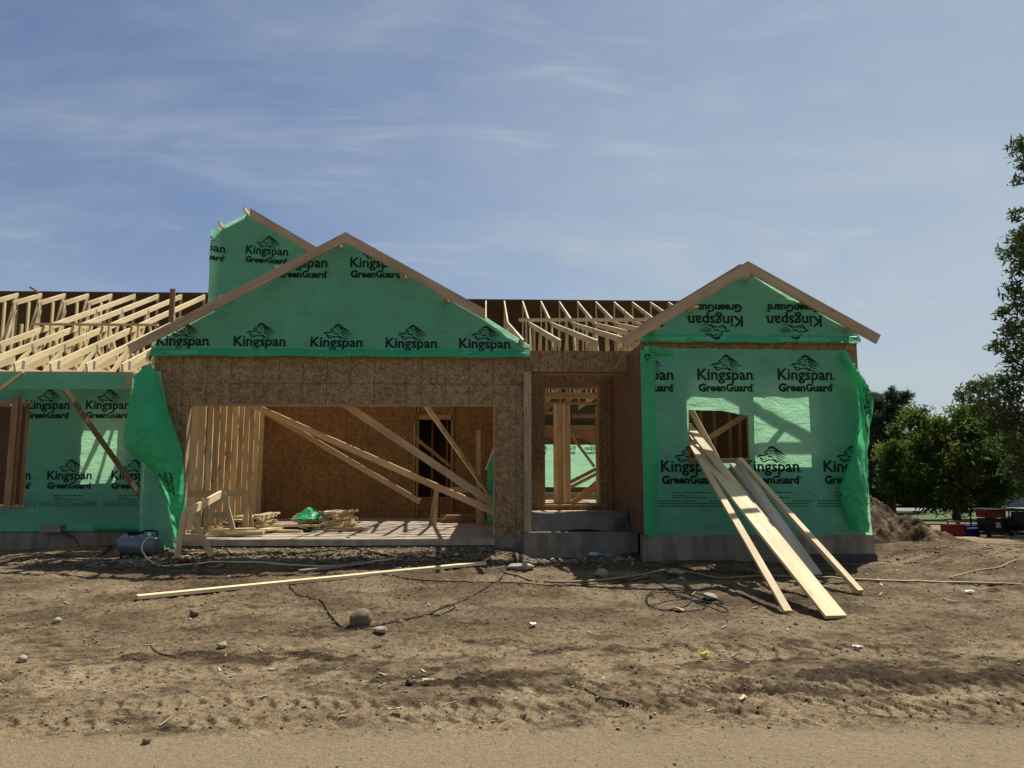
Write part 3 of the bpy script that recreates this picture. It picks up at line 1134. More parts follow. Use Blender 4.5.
# --- the bay on the right
BW = (3.19, 5.31, 1.88, 3.30)
b = wall_xz(2.47, 5.98, .73, 3.74, 12.03, 12.09, [BW])
b.build('bay_wall', M['osb'], house)
b = MB()
b.prism([(2.47, 3.742), (5.98, 3.742), (5.98, 3.99), (4.125, 5.055), (2.47, 4.04)], 12.005, 12.05)
b.build('bay_gable_sheathing', M['osb'], house)
liner('window_frame', *BW, 12.035, 12.14)
MB().box(4.20, 12.035, 1.92, 4.29, 12.2, 3.26).build('window_mullion', M['pine_warm'], house)
wl_ = MB()
wl_.box(2.47, 12.14, .73, 2.57, 15.0, 3.74, .5)
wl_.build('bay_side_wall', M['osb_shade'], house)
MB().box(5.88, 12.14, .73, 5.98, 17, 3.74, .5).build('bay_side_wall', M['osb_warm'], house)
b = MB()
for i in range(14):
    x = 2.72 + i * .24 + random.uniform(-.05, .05)
    b.box(x, 14.6, .9, x + .04, 14.69, 3.74)
b.box(2.6, 14.6, 3.74, 5.88, 14.69, 3.82)
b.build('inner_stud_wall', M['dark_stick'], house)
MB().box(2.6, 15.6, .9, 5.88, 15.65, 3.9, .1).build('inner_wall_panel', M['osb_dark'], house)
MB().beam((3.3, 12.6, 1.1), (3.15, 12.9, 3.6), .04, .09, (0, 1, 0)).build('inner_brace', M['pine_warm'], house)

# --- the entry recess
RO = (1.13, 2.25, 1.06, 3.40)
b = wall_xz(.66, 2.47, .95, 3.9, 15.0, 15.1, [RO])
b.build('entry_wall', M['osb'], house)
liner('entry_opening_frame', *RO, 14.99, 15.13)
b = MB()
b.box(.69, 13.2, 3.44, 2.72, 13.32, 3.81, .5)
b.build('porch_header', M['osb'], house)
b = MB()
b.box(.69, 13.33, 3.40, 2.46, 13.45, 3.78)
b.build('porch_header_beam', M['pine_warm'], house)
# the rooms seen through the entry
b = MB()
for i_, x in enumerate((1.61, 1.71, 1.81, 1.91)):
    b.box(x, 18 + .016 * (i_ % 2), .99, x + .092, 18.14, 3.34, (.9, .3, .7, .1)[i_])
b.build('built_up_post', M['light_stud'], house)
b = MB()
b.box(1.0, 18.0, 3.345, 3.4, 18.14, 3.39)
b.box(2.06, 18.0, 3.02, 3.4, 18.1, 3.1)
b.box(1.1, 18.0, 3.10, 1.6, 18.05, 3.16)
b.box(1.0, 19.2, 3.6, 4.2, 19.3, 3.75)
b.beam((1.2, 18.3, 3.0), (1.62, 18.3, 3.4), .05, .09)
b.box(2.64, 18.3, .99, 2.69, 18.36, 3.3)
b.box(2.25, 22, .99, 2.34, 22.09, 3.5)
b.box(1.25, 21.2, .99, 1.32, 21.28, 3.5)
b.box(.8, 24, 2.86, 5.5, 24.14, 3.26, .1)
b.beam((2.1, 19, 2.8), (2.95, 19, 2.4), .05, .12)
b.beam((1.9, 20, 1.35), (3.4, 20, 2.1), .05, .09)
b.beam((1.9, 20.3, 1.2), (3.4, 20.3, 1.95), .05, .09)
b.beam((2.1, 18.6, 1.0), (3.3, 18.6, 2.0), .05, .12)
b.beam((2.1, 18.8, 1.0), (3.3, 18.8, 1.75), .05, .12)
b.beam((2.1, 19, 2.7), (2.75, 19.4, 1.9), .04, .06)
b.beam((1.25, 18.7, 1.2), (1.42, 18.7, 2.6), .04, .06)
b.box(.9, 17.2, .99, 3.2, 17.29, 1.06)
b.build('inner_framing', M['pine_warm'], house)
b = wall_xz(.8, 9, .9, 3.9, 34.1, 34.2, [(1.4, 6.6, 1.22, 3.10)])
b.build('rear_wall', M['osb_warm'], house)

# --- left wing
WH = [(-8.2, -7.28, 1.60, 3.10), (-10.9, -9.24, 1.02, 3.16)]
b = wall_xz(-14, -5.72, .60, 3.62, 16.03, 16.14, WH)
b.build('wing_wall', M['osb'], house)
liner('wing_window_frame', *WH[0], 16.04, 16.18, .038)
b = MB()
x1, x0, z0, z1 = WH[1][1], WH[1][0], WH[1][2], WH[1][3]
b.box(x1 - .05, 15.98, z0 + .05, x1 - .01, 16.2, z1)
b.box(x1 - .20, 16.10, z0 + .05, x1 - .07, 16.24, z1)
b.box(x1 - .40, 15.94, z0 - .02, x1 - .27, 16.02, z1 + .1)
b.box(x0, 15.96, z0, x1, 16.2, z0 + .045)
b.box(x0, 15.98, z1 - .04, x1, 16.2, z1)
b.build('wing_opening_frame', M['pine_warm'], house)
MB().box(-9.62, 15.99, 1.07, -9.45, 16.01, 3.1, .5).build('wing_jamb_panel', M['osb'], house)
b = MB()
b.box(-12, 13.41, 3.14, -6.1, 13.54, 3.43)
b.build('porch_beam', M['fascia'], house)

# --- house wrap
def ds(seed, amp=.012, hem=None, left=None, slack=.0, zt=3.7):
    def f(x, z):
        d = -.012 - amp * (fbm(x * 1.1, z * 1.6, 3, seed) * 2 - .4)
        crease = 1 - np.abs(2 * fbm(x * .9 + z * 1.3, z * 1.4 - x * .6, 2, seed + 5) - 1)
        d = d - amp * .8 * sstep(.86, .99, crease)
        if hem is not None:
            d = d - .085 * sstep(hem + .17, hem + .02, z) * (.6 + .8 * fbm(x * 1.3, z * 0, 2, seed + 2))
        if left is not None:
            d = d - .07 * sstep(left + .20, left + .03, x) * (.5 + fbm(z * 1.4, z * 0, 2, seed + 3))
        # drapes hanging from the staples along the top edge
        d = d - slack * sstep(zt - .75, zt - .05, z) * (np.abs(np.sin(x * 3.1 + z * 2.0 + seed)) ** 3)
        return d
    return f


# garage gable
gp = []
for (u, v) in ((156.8, 345.4), (233.9, 346), (310.8, 347), (385.7, 348), (459.2, 348.5), (350.5, 267.3), (276.5, 267.3), (202, 266)):
    p = at(u, v, 13.2)
    gp.append((p.x, p.z, 0, False, False, 1) if v > 300 else (p.x, p.z, 0))
wrap_sheet('gable_wrap', house, [(-5.70, 3.69), (.77, 3.69), (.77, 3.90), (-.05, 4.43), (-2.42, 5.80), (-5.70, 3.91)], 13.2, ds(3, .012, 3.69), gp)
# bay gable (the roll was hung upside down here)
gp = []
for (u, v) in ((742, 316.5), (820.5, 316.5), (662.5, 316.5)):
    p = at(u, v, 12.0)
    gp.append((p.x, p.z, 180))
wrap_sheet('bay_gable_wrap', house, [(2.44, 3.76), (5.99, 3.76), (5.99, 3.90), (4.125, 4.99), (2.44, 3.98)], 12.0, ds(9, .016, 3.76, None, .03, 4.7), gp)
# bay wall with the hole cut for the window
gp = []
for i, (u, v) in enumerate(((697.2, 379.8), (777, 379.8), (617.4, 379.8), (660.6, 471.6), (743, 471.6), (823, 471.6))):
    p = at(u, v, 12.0)
    gp.append((p.x, p.z, 0, False, i >= 3))
hole = [at(688, 463, 12), at(749, 463, 12), at(748, 416, 12), at(722, 411, 12), at(688, 410, 12)]
wrap_sheet('bay_wrap', house, [(2.50, .70), (6.03, .70), (6.0, 3.2), (5.78, 3.63), (2.5, 3.66)], 12.0, ds(21, .014, None, 2.5, .03, 3.62), gp, [(p.x, p.z) for p in hole])
b = MB()                                     # curled scrap of wrap at the top corner
for i in range(10):
    t0, t1 = i / 10, (i + 1) / 10
    q = lambda t, o: (2.56 + .42 * t, 11.93 - .05 * math.sin(t * 5) - o * .02, 3.70 - .10 * t - o * .11 * (1 - .3 * t))
    b.quad([q(t0, 1), q(t1, 1), q(t1, 0), q(t0, 0)])
    q2 = lambda t, o: (2.50 + .10 * o + .05 * t, 11.92 - .07 * math.sin(3 * o + t * 2), 3.68 - .26 * t)
    b.quad([q2(t1, 0), q2(t1, 1), q2(t0, 1), q2(t0, 0)])
b.build('wrap_curl', M['wrap_loose'], house, smooth=True)
# upper gable wall behind
p = at(246, 253.4, 16); p2 = at(183, 250.5, 16)
wrap_sheet('upper_gable_wrap', house, [(-5.79, 4.3), (-3.0, 4.3), (-3.0, 6.1), (-4.98, 7.24), (-5.79, 6.79)], 16.0, ds(33, .014, None, -5.79), [(p.x, p.z, -3), (p2.x, p2.z, -3)])
b = MB()
b.prism([(-5.77, 4.2), (-3.0, 4.2), (-3.0, 6.05), (-4.98, 7.22), (-5.77, 6.775)], 16.005, 16.05)
b.build('upper_gable_sheathing', M['osb'], house)
# wing wall
gp = []
for i, (u, v) in enumerate(((26, 409), (86.4, 409), (-34, 409), (47.7, 479.3), (111.7, 479.3), (-13.5, 479.3))):
    p = at(u, v, 16.0)
    gp.append((p.x, p.z, 0, False, i >= 3))
h0 = [(-11.2, 1.02), (-9.26, 1.02), (-9.28, 3.16), (-11.2, 3.16)]
wrap_sheet('wing_wrap', house, [(-14, .56), (-5.74, .56), (-5.74, 3.58), (-14, 3.58)], 16.0, ds(41, .014, .56), gp, h0)
# porch beam wrapped in the same sheet
b = MB()
for i in range(40):
    a0, a1 = -12 + 5.78 * i / 40, -12 + 5.78 * (i + 1) / 40
    w = lambda x, k: 13.405 - .012 * float(fbm(x * 2, k * 1.7, 2, 6))
    b.quad([(a0, w(a0, 0), 3.13), (a1, w(a1, 0), 3.13), (a1, w(a1, 1), 3.40), (a0, w(a0, 1), 3.40)])
b.build('porch_beam_wrap', M['wrap'], house, smooth=True)
def hem(x0, x1, z0, z1, Y, out=.07, seed=1, vertical=False):
    bb = MB()
    n_ = 60
    def q(i, j):
        t, k = i / n_, j / 4
        w = .6 + .8 * float(fbm(t * 7 + seed, k * 1.5, 3, seed))
        if vertical:
            return (x0 + (x1 - x0) * k + .012 * math.sin(t * 11 + seed) * k, Y - out * w * math.sin(math.pi * (.25 + .75 * k)) , z1 + (z0 - z1) * t)
        zt = z1 - .035 * float(vnoise(t * 9, seed, seed)) * (k < .2)
        return (x0 + (x1 - x0) * t, Y - out * w * (.25 + .75 * k), zt + (z0 - zt) * k + .008 * math.sin(t * 31 + seed))
    for i in range(n_):
        for j in range(4):
            bb.quad([q(i, j + 1), q(i + 1, j + 1), q(i + 1, j), q(i, j)] if not vertical else [q(i + 1, j), q(i + 1, j + 1), q(i, j + 1), q(i, j)])
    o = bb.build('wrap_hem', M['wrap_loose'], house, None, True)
    return o


hem(-5.68, .73, 3.665, 3.82, 13.16, .10, 3)
hem(2.48, 5.94, 3.74, 3.89, 11.95, .09, 6)
hem(2.44, 2.68, .74, 3.62, 11.925, .05, 8, True)
hem(-14, -5.76, .55, .66, 15.97, .06, 12)
# rear opening
gp = [(6.6 - i * 1.29, 2.86, 0, True) for i in range(5)]
wrap_sheet('rear_wrap', house, [(1.0, 1.1), (6.9, 1.1), (6.9, 3.2), (1.0, 3.2)], 34.22, ds(55, .012), gp)
# loose corners of the wrap
flap('loose_wrap_panel', house, [
    [(141, 372, 13.28), (150, 371, 13.13), (161, 372, 13.08)], [(141, 440, 13.28), (158, 440, 13.08), (173, 440, 13.05)],
    [(141, 470, 13.28), (160, 472, 13.07), (178, 472, 13.04)], [(140, 510, 13.26), (160, 512, 13.06), (180, 512, 13.03)], [(139, 546, 13.15), (160, 549, 13.02), (180, 550, 12.98)]],
    M['wrap'], .02, 11)
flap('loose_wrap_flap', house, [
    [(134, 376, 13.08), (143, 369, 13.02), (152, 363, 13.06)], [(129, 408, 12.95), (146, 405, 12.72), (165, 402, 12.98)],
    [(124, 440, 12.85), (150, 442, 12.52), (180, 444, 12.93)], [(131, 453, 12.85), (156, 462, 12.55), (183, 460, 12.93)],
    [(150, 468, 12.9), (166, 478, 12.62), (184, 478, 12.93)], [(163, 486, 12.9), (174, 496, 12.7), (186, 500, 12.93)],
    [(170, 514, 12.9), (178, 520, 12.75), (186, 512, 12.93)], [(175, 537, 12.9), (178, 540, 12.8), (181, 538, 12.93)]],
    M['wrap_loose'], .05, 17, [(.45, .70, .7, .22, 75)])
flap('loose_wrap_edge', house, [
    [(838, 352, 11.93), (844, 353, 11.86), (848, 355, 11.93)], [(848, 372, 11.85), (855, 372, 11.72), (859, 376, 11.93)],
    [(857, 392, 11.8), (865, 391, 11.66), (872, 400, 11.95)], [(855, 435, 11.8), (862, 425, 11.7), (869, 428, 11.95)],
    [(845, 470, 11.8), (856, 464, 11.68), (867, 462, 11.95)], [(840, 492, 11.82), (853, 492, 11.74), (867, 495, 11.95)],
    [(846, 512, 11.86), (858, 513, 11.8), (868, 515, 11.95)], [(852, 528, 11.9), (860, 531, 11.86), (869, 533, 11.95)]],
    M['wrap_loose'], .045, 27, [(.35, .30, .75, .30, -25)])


# --- fascia boards, lookouts
def fascia(p0, p1, Y, w=.235, t=.038):
    return MB().beam((p0[0], Y, p0[1]), (p1[0], Y, p1[1]), t, w, (0, 0, 1)).build('fascia_board', M['fascia'], house)


def fascia_px(a, b2, Y, plumb=False, w=.155):
    """Board whose top edge runs between two image points at depth Y, mitred at a."""
    p, q = at(*a, Y), at(*b2, Y)
    d = Vector((q.x - p.x, 0, q.z - p.z)).normalized()
    nrm = Vector((-d.z, 0, d.x))
    if nrm.z > 0:
        nrm = -nrm
    drop = w / abs(d.x)
    bb = MB()
    pts = [(p.x, p.z), (p.x, p.z - drop)]
    e = Vector((q.x, 0, q.z)) + nrm * w
    if plumb:
        pts += [(q.x, q.z - drop), (q.x, q.z)]
    else:
        pts += [(e.x, e.z), (q.x, q.z)]
    if p.x > q.x:
        pts = pts[::-1]
    L = (Vector((q.x, 0, q.z)) - Vector((p.x, 0, p.z))).length
    ou = random.random() * 50
    def uvs(ps):
        return [(ou + (Vector((x, 0, z)) - Vector((p.x, 0, p.z))).dot(d), ou + (Vector((x, 0, z)) - Vector((p.x, 0, p.z))).dot(nrm)) for x, z in ps]
    y0, y1 = Y, Y + .04
    bb.quad([(x, y0, z) for x, z in pts], uvs(pts), .55)
    r = pts[::-1]
    bb.quad([(x, y1, z) for x, z in r], uvs(r), .55)
    for k in range(4):
        a_, b_ = pts[k], pts[(k + 1) % 4]
        u = uvs([a_, b_])
        bb.quad([(a_[0], y0, a_[1]), (a_[0], y1, a_[1]), (b_[0], y1, b_[1]), (b_[0], y0, b_[1])], [u[0], u[0], u[1], u[1]], .55)
    return bb.build('fascia_board', M['fascia'], house)


fascia_px((345.5, 232), (127, 345), 12.8)
fascia_px((345.5, 232), (485, 309), 12.8, True)
fascia_px((748, 261), (881, 335), 11.6)
fascia_px((748, 261), (620, 338), 11.6)
fascia_px((250, 208), (330, 255), 15.6)
MB().beam(at(171, 322, 12.86), at(173, 289, 12.86), .08, .04, (0, 1, 0)).build('upright_stick', M['dark_stick'], house)
b = MB()
for (u, v, Y) in ((186, 322, 13.2), (228, 300, 13.2), (283, 271, 13.2), (340, 247, 13.2), (404, 277, 13.2), (446, 301, 13.2),):
    p = at(u, v, 13.2)
    MB().beam((p.x, 12.84, p.z - .02), (p.x, 13.2, p.z - .02), .09, .038).build('lookout', M['pine'], house)
for (u, v) in ((650, 332), (690, 310), (745, 279), (800, 303), (846, 328)):
    p = at(u, v, 12.0)
    MB().beam((p.x, 11.64, p.z - .02), (p.x, 12.0, p.z - .02), .09, .038).build('lookout', M['pine'], house)
for (u, v) in ((226, 225), (250, 211)):
    p = at(u, v, 16.0)
    MB().beam((p.x - .03, 15.68, p.z - .06), (p.x - .03, 16.05, p.z - .06), .038, .07).build('lookout', M['pine'], house)


# --- roof trusses
def plate(bb, x, y, z, s=.10, ang=0.0, face=1):
    """A toothed steel plate pressed on the side of a truss joint (YZ plane)."""
    c, s_ = math.cos(ang), math.sin(ang)
    pts = [(a * c - d * s_, a * s_ + d * c) for a, d in ((-s * .6, -s), (s * .6, -s), (s * .6, s), (-s * .6, s))]
    xx = x + face * .0215
    ps = [(xx, y + p, z + q) for p, q in pts]
    bb.quad(ps if face > 0 else ps[::-1])


CH = .115


def truss(name, x, top, bottom, webs, plates, m):
    """top/bottom: lists of (y,z) polylines; webs: list of ((y,z),(y,z))."""
    bb = MB()
    for a, c in zip(top[:-1], top[1:]):
        bb.beam((x, a[0], a[1]), (x, c[0], c[1]), .038, CH)
    if name == 'roof_truss' and len(top) == 2:
        y0_ = top[0][0]
        MB_w = bb.beam((x, y0_ + .2, top[0][1] - .03), (x, y0_ + 1.0, top[0][1] - .11 + .94 * P5), .036, CH)
    root = bb.build(name, M[m], house)
    for a, c in zip(bottom[:-1], bottom[1:]):
        MB().beam((x, a[0], a[1]), (x, c[0], c[1]), .0375, CH).build('bottom_chord', M[m], root)
    for a, c in webs:
        MB().beam((x, a[0], a[1]), (x, c[0], c[1]), .037, .09, (0, 1, 0) if abs(c[0] - a[0]) < .02 else (0, 0, 1)).build('truss_web', M[m], root)
    for (yy, zz, s, ang) in plates:
        pb = MB()
        for f in (1, -1):
            plate(pb, x, yy, zz, s, ang, f)
        pb.build('gang_plate', M['steel'], root)
    return root


def shift(o, dx):
    c = copy_tree(o, house)
    c.location.x += dx
    return c


P5 = 5 / 12
SL = math.atan(P5)


def slope_l(y):                         # left roof, centre line of the top chord
    return 6.43 - (20.4 - y) * P5


LX0 = -6.28
webs = []
for ya, yb in ((14.9, 14.3), (14.9, 15.8), (16.6, 15.8), (16.6, 17.6), (18.4, 17.6), (18.4, 19.4)):
    za = slope_l(ya) - .03
    zb = 3.52
    webs.append(((ya, za), (yb, zb)))
webs += [((13.62, slope_l(13.62)), (13.62, 3.44)), ((20.36, 6.38), (20.36, 3.52))]
pl = [(13.62, slope_l(13.62) - .03, .07, 0), (14.9, slope_l(14.9) - .03, .055, SL), (16.6, slope_l(16.6) - .03, .055, SL), (18.4, slope_l(18.4) - .03, .05, SL), (15.8, 3.52, .09, 0), (17.6, 3.52, .09, 0)]
tl = truss('roof_truss', LX0, [(13.40, slope_l(13.40)), (20.38, slope_l(20.38))], [(13.42, 3.49), (20.4, 3.49)], webs, pl, 'pine')
for i in range(1, 6):
    shift(tl, -.61 * i)
# attic-like trusses at the far left: short top chord and tall webs, open in front
webs = [((19.25, 5.90), (19.25, 3.52)), ((19.85, 6.12), (19.85, 3.52)), ((20.36, 6.38), (20.36, 3.52)), ((20.3, 6.3), (19.45, 3.6)), ((19.3, 5.8), (18.6, 3.6))]
ts = truss('bobtail_truss', LX0 - .61 * 6, [(19.2, slope_l(19.2)), (20.38, slope_l(20.38))], [(16.2, 3.49), (20.4, 3.49)], webs, [(19.3, slope_l(19.3) - .03, .04, SL)], 'pine')
for i in range(7, 13):
    shift(ts, -.61 * (i - 6))
# lateral brace tacked across the chords, deck of the back slope
p0, p1 = at(33, 325, 16.3), at(158, 328, 16.3)
MB().beam((p0.x, 16.3, slope_l(16.3) + .11), (p1.x, 16.3, slope_l(16.3) + .11), .09, .038).build('lateral_brace', M['pine'], house)
b = MB()
for k in range(9):
    x = LX0 + .61 * .2 - .61 * k
    b.beam((x - .02, 16.4, slope_l(16.4) + .09), (x - .02, 16.4, slope_l(16.4) - .42), .04, .06, (0, 1, 0))
b.build('brace_stub', M['pine'], house)
b = MB()
b.quad([(-15, 20.42, 6.52), (-4.5, 20.42, 6.52), (-4.5, 27.6, 3.52), (-15, 27.6, 3.52)])
b.quad([(-15, 27.6, 3.54), (-4.5, 27.6, 3.54), (-4.5, 20.42, 6.54), (-15, 20.42, 6.54)])
b.quad([(-15, 20.42, 6.52), (-15, 20.42, 6.54), (-4.5, 20.42, 6.54), (-4.5, 20.42, 6.52)])
b.build('roof_deck', M['osb_dark'], house)
MB().box(-15, 20.6, .6, -8.6, 20.68, 3.5, .5).build('wing_back_wall', M['osb_dark'], house)
MB().beam(at(30, 287, 20.2), at(39, 292.5, 20.2), .05, .06).build('ridge_stick', M['pine_old'], house)

# main roof behind the entry
def slope_r(y):
    return 7.40 - (25 - y) * .385


z_b = slope_r(21)
webs = [((23.0, slope_r(23)), (23.0, 3.95)), ((24.97, 7.3), (24.97, 3.95)), ((21.0, z_b), (21.0, 3.95)), ((19.0, z_b - 2 * .24), (19.0, 3.95)), ((21.0, z_b), (19.9, 3.95)), ((22.9, slope_r(22.9)), (22.0, 3.95)), ((17.0, z_b - 4 * .24), (17.0, 3.95)), ((17.0, z_b - .96), (18.2, 3.95)), ((15.2, z_b - 5.8 * .24), (15.2, 3.95))]
tr_ = truss('roof_truss', 0.62, [(25, 7.40), (21, z_b), (12.45, z_b - 8.55 * .24)], [(13.3, 3.88), (25, 3.88)], webs, [(21, z_b, .10, .2), (23, slope_r(23), .09, .37), (17, z_b - .96, .09, .24)], 'pine')
for i in range(1, 4):
    shift(tr_, .61 * i)
# over the bay the chords stop short, behind its gable
tq = truss('roof_truss', 0.62 + .61 * 4, [(25, 7.40), (21, z_b), (16.5, z_b - 4.5 * .24)], [(15.3, 3.88), (25, 3.88)], webs[:8], [(21, z_b, .10, .2), (23, slope_r(23), .09, .37)], 'pine')
for i in range(5, 12):
    shift(tq, .61 * (i - 4))
for i in range(1, 5):
    c = shift(tq, -.61 * (i + 4))
b = MB()
b.quad([(-3.2, 25.02, 7.49), (9.0, 25.02, 7.49), (9.0, 34, 3.9), (-3.2, 34, 3.9)])
b.quad([(-3.2, 34, 3.92), (9.0, 34, 3.92), (9.0, 25.02, 7.51), (-3.2, 25.02, 7.51)])
b.quad([(-3.2, 25.02, 7.49), (-3.2, 25.02, 7.51), (9.0, 25.02, 7.51), (9.0, 25.02, 7.49)])
b.build('roof_deck', M['osb_dark'], house)
MB().beam((.9, 20.6, z_b + .03), (4.6, 20.2, z_b - .02), .04, .09).build('lateral_brace', M['pine'], house)
b = MB()
for i in range(9):
    x = -5.6 + i * 1.0
    b.box(x, 22.5, 3.6, x + .04, 22.59, 6.0)
b.build('attic_stud', M['pine_warm'], house)


# garage and bay roofs: trusses lying along the front walls, open to the sky
def cross_truss(x0, x1, zb, xa, za, Y, m='pine', steps=4):
    bb = MB()
    bb.beam((x0, Y, zb), (xa, Y, za), .038, .10)
    bb.beam((x1, Y, zb), (xa, Y, za), .038, .10)
    bb.beam((x0 + .1, Y, zb), (x1 - .1, Y, zb), .037, .10)
    root = bb.build('gable_truss', M[m], house)
    for k in range(1, steps):
        t = k / steps
        for s in (x0, x1):
            xx, zz = s + (xa - s) * t, zb + (za - zb) * t
            MB().beam((xx, Y, zz), (xx + (xa - s) * .5 / steps, Y, zb), .036, .07, (0, 1, 0)).build('truss_web', M[m], root)
    return root


g0 = cross_truss(-5.66, .74, 3.80, -2.44, 5.50, 13.9)
for i in range(1, 11):
    c = copy_tree(g0, house)
    c.location.y += .61 * i
g1 = cross_truss(2.47, 5.98, 3.79, 4.12, 4.84, 12.7, 'pine', 3)
for i in range(1, 8):
    c = copy_tree(g1, house)
    c.location.y += .61 * i

# flashing draped over the porch stem wall
b = MB()
for i in range(30):
    for j in range(8):
        def fl(i, j):
            t, s = i / 30, j / 8
            x = .80 + 1.62 * t + (.06 * s if t > .9 else 0)
            z = 1.03 - .30 * s - .02 * math.sin(t * 9)
            y_ = 13.24 - .10 * s - .012 * math.sin(t * 23 + s * 2) * s - .012 * float(fbm(t * 9, s * 3, 3, 8)) + (.10 * sstep(.85, 1, t) * s)
            return (x, float(y_), z)
        b.quad([fl(i, j + 1), fl(i + 1, j + 1), fl(i + 1, j), fl(i, j)])
    b.quad([fl(i, 0), fl(i + 1, 0), (fl(i + 1, 0)[0], 13.5, 1.03), (fl(i, 0)[0], 13.5, 1.03)])
b.build('foundation_flashing', M['membrane'], house, smooth=True)


# ------------------------------------------------------------------ loose lumber
def timber(name, p0, p1, w, h, m, label, cat='board', group=None, up=(0, 0, 1), more=None):
    p0, p1 = Vector(p0), Vector(p1)
    bb = MB().beam(p0 - p0, p1 - p0, w, h, up)
    o = bb.build(name, M[m], None, None)
    o.location = p0
    ORG[o.name] = p0
    bevel(o, .004)
    return tag(o, label, cat, group)


GB = 'boards leaning on the bay window'


def foot(u, v, h=0.0):
    """Where the line of sight meets the lot."""
    d = ray(u, v)
    t = 4.0
    while t < 60:
        p = Vector((0, 0, EYE)) + d * t
        if p.z < gz(p.x, p.y) + h:
            return p
        t += .01
    return p


def lean(a, b_, Yb, w, h, m, label, ext=0.0):
    p = foot(*a, h / 2 + .01)
    q = at(*b_, Yb)
    q = q + (q - p).normalized() * ext
    return timber('leaning_board', p, q, w, h, m, label, 'board', GB)


lean((788, 612), (693, 447), 11.93, .09, .038, 'pine', 'narrow pale board leaning through the bay window hole, leftmost of the five', .5)
lean((836, 617), (702, 452), 11.90, .235, .038, 'pine', 'wide pale plank leaning on the bay window sill with its long end on the dirt', .7)
lean((825, 598), (697, 437), 12.05, .14, .038, 'pine', 'pale board lying close behind the wide plank at the bay window', .4)
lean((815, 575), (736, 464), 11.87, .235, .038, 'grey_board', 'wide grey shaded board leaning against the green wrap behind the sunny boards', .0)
lean((860, 592), (741, 461), 11.80, .085, .06, 'pine', 'narrow board leaning on the green wall, rightmost of the five', .05)
timber('propped_board', at(690, 408, 12.35), at(724, 472, 12.12), .04, .09, 'pine', 'thin board standing at a slant just inside the bay window hole', 'board')
timber('timber_brace', at(700, 444, 12.5), at(750, 412, 12.3), .04, .09, 'pine_warm', 'brown brace rising to the right inside the bay window hole', 'brace')

gb = 'braces across the garage opening'
timber('timber_brace', at(343, 403, 13.5), at(492, 503, 13.8), .04, .13, 'pine_shade_toned', 'widest pale brace slanting down across the middle of the garage opening', 'brace', gb)
timber('timber_brace', at(252, 405, 16.5), at(494, 512, 14.2), .04, .12, 'pine_shade_toned', 'long thin brace from the stud wall top down to the right garage pier', 'brace', gb)
timber('timber_brace', at(262, 410, 17.5), at(420, 502, 17.0), .04, .12, 'pine_shade_toned', 'brace ending on the slab in the middle of the garage, below the long thin one', 'brace', gb)
timber('timber_brace', at(424, 403, 14.0), at(489, 494, 15.5), .04, .09, 'pine', 'steep sun speckled brace at the right side of the garage opening', 'brace', gb)
timber('timber_brace', at(413, 436, 19.4), at(450, 466, 19.7), .03, .08, 'pine_warm', 'short thin brace in front of the garage back doorway', 'brace')
timber('upright_stud', at(478.5, 524, 17.0), at(478.5, 430, 17.0), .09, .09, 'pine_shade_toned', 'single stud standing upright near the right end of the garage', 'stud', None, (0, 1, 0))
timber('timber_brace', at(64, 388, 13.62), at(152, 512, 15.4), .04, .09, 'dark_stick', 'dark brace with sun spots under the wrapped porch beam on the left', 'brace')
timber('porch_board', at(-16, 402, 13.1), at(23, 372, 13.25), .09, .05, 'pine', 'short sunlit board slanting in front of the wrapped porch beam', 'board')

p, q = foot(137, 597, .045), foot(484, 563, .045)
timber('long_board', p, q, .14, .04, 'pine', 'very long pale board lying on the dirt in front of the garage', 'board')
q = timber('scrap_board', foot(372, 527 + 35, .03), foot(300, 571, .03), .09, .03, 'pine_old', 'short weathered board half buried in the rubble by the garage slab', 'board')


# sawhorses
def sawhorse(loc, rz, L, H, label, m, spread=.24):
    o = thing('sawhorse', loc, label, 'sawhorse', 'sawhorses at the garage')
    bb = MB().beam(Vector(loc) + Vector((-L / 2, 0, H - .05)), Vector(loc) + Vector((L / 2, 0, H - .05)), .038, .11)
    bb.build('beam', M[m], o)
    for sx in (-1, 1):
        for sy in (-1, 1):
            a = Vector(loc) + Vector((sx * (L / 2 - .06), sy * .03, H - .01))
            c = Vector(loc) + Vector((sx * (L / 2 + .02), sy * spread, 0.0))
            MB().beam(c, a, .085, .038, (0, 1, 0)).build('leg', M[m], o)
        a = Vector(loc) + Vector((sx * (L / 2 - .02), -spread * .62, H * .38))
        c = Vector(loc) + Vector((sx * (L / 2 - .02), spread * .62, H * .38))
        MB().beam(a, c, .02, .09).build('gusset', M[m], o)
    o.rotation_euler = (0, 0, rz)
    return o


A_, B2_ = at(187, 513, 12.35), at(221, 494, 13.45)
o = thing('sawhorse', A_ - Vector((0, 0, .7)), 'pine sawhorse tilted with its near legs on the dirt below the slab', 'sawhorse', 'sawhorses at the garage')
MB().beam(A_, B2_, .04, .12).build('beam', M['pine'], o)
for P_top, (u0, v0, Y0), (u1, v1, Y1) in ((A_, (177, 558, 12.2), (212, 556, 12.25)), (B2_, (205, 531, 13.4), (233, 530, 13.4))):
    L_, R_ = at(u0, v0, Y0), at(u1, v1, Y1)
    for k_, f_ in ((-1, L_), (1, R_)):
        MB().beam(f_, P_top + Vector((k_ * .03, 0, .03)), .085, .038, (0, 1, 0)).build('leg', M['pine_shade_toned'], o)
    MB().beam(L_.lerp(P_top, .42), R_.lerp(P_top, .42), .02, .10).build('gusset', M['pine_shade_toned'], o)
sawhorse((-4.98, 14.5, .595), R(4), 1.25, .78, 'pine sawhorse standing lengthwise inside the garage by the stud wall', 'pine_shade_toned')
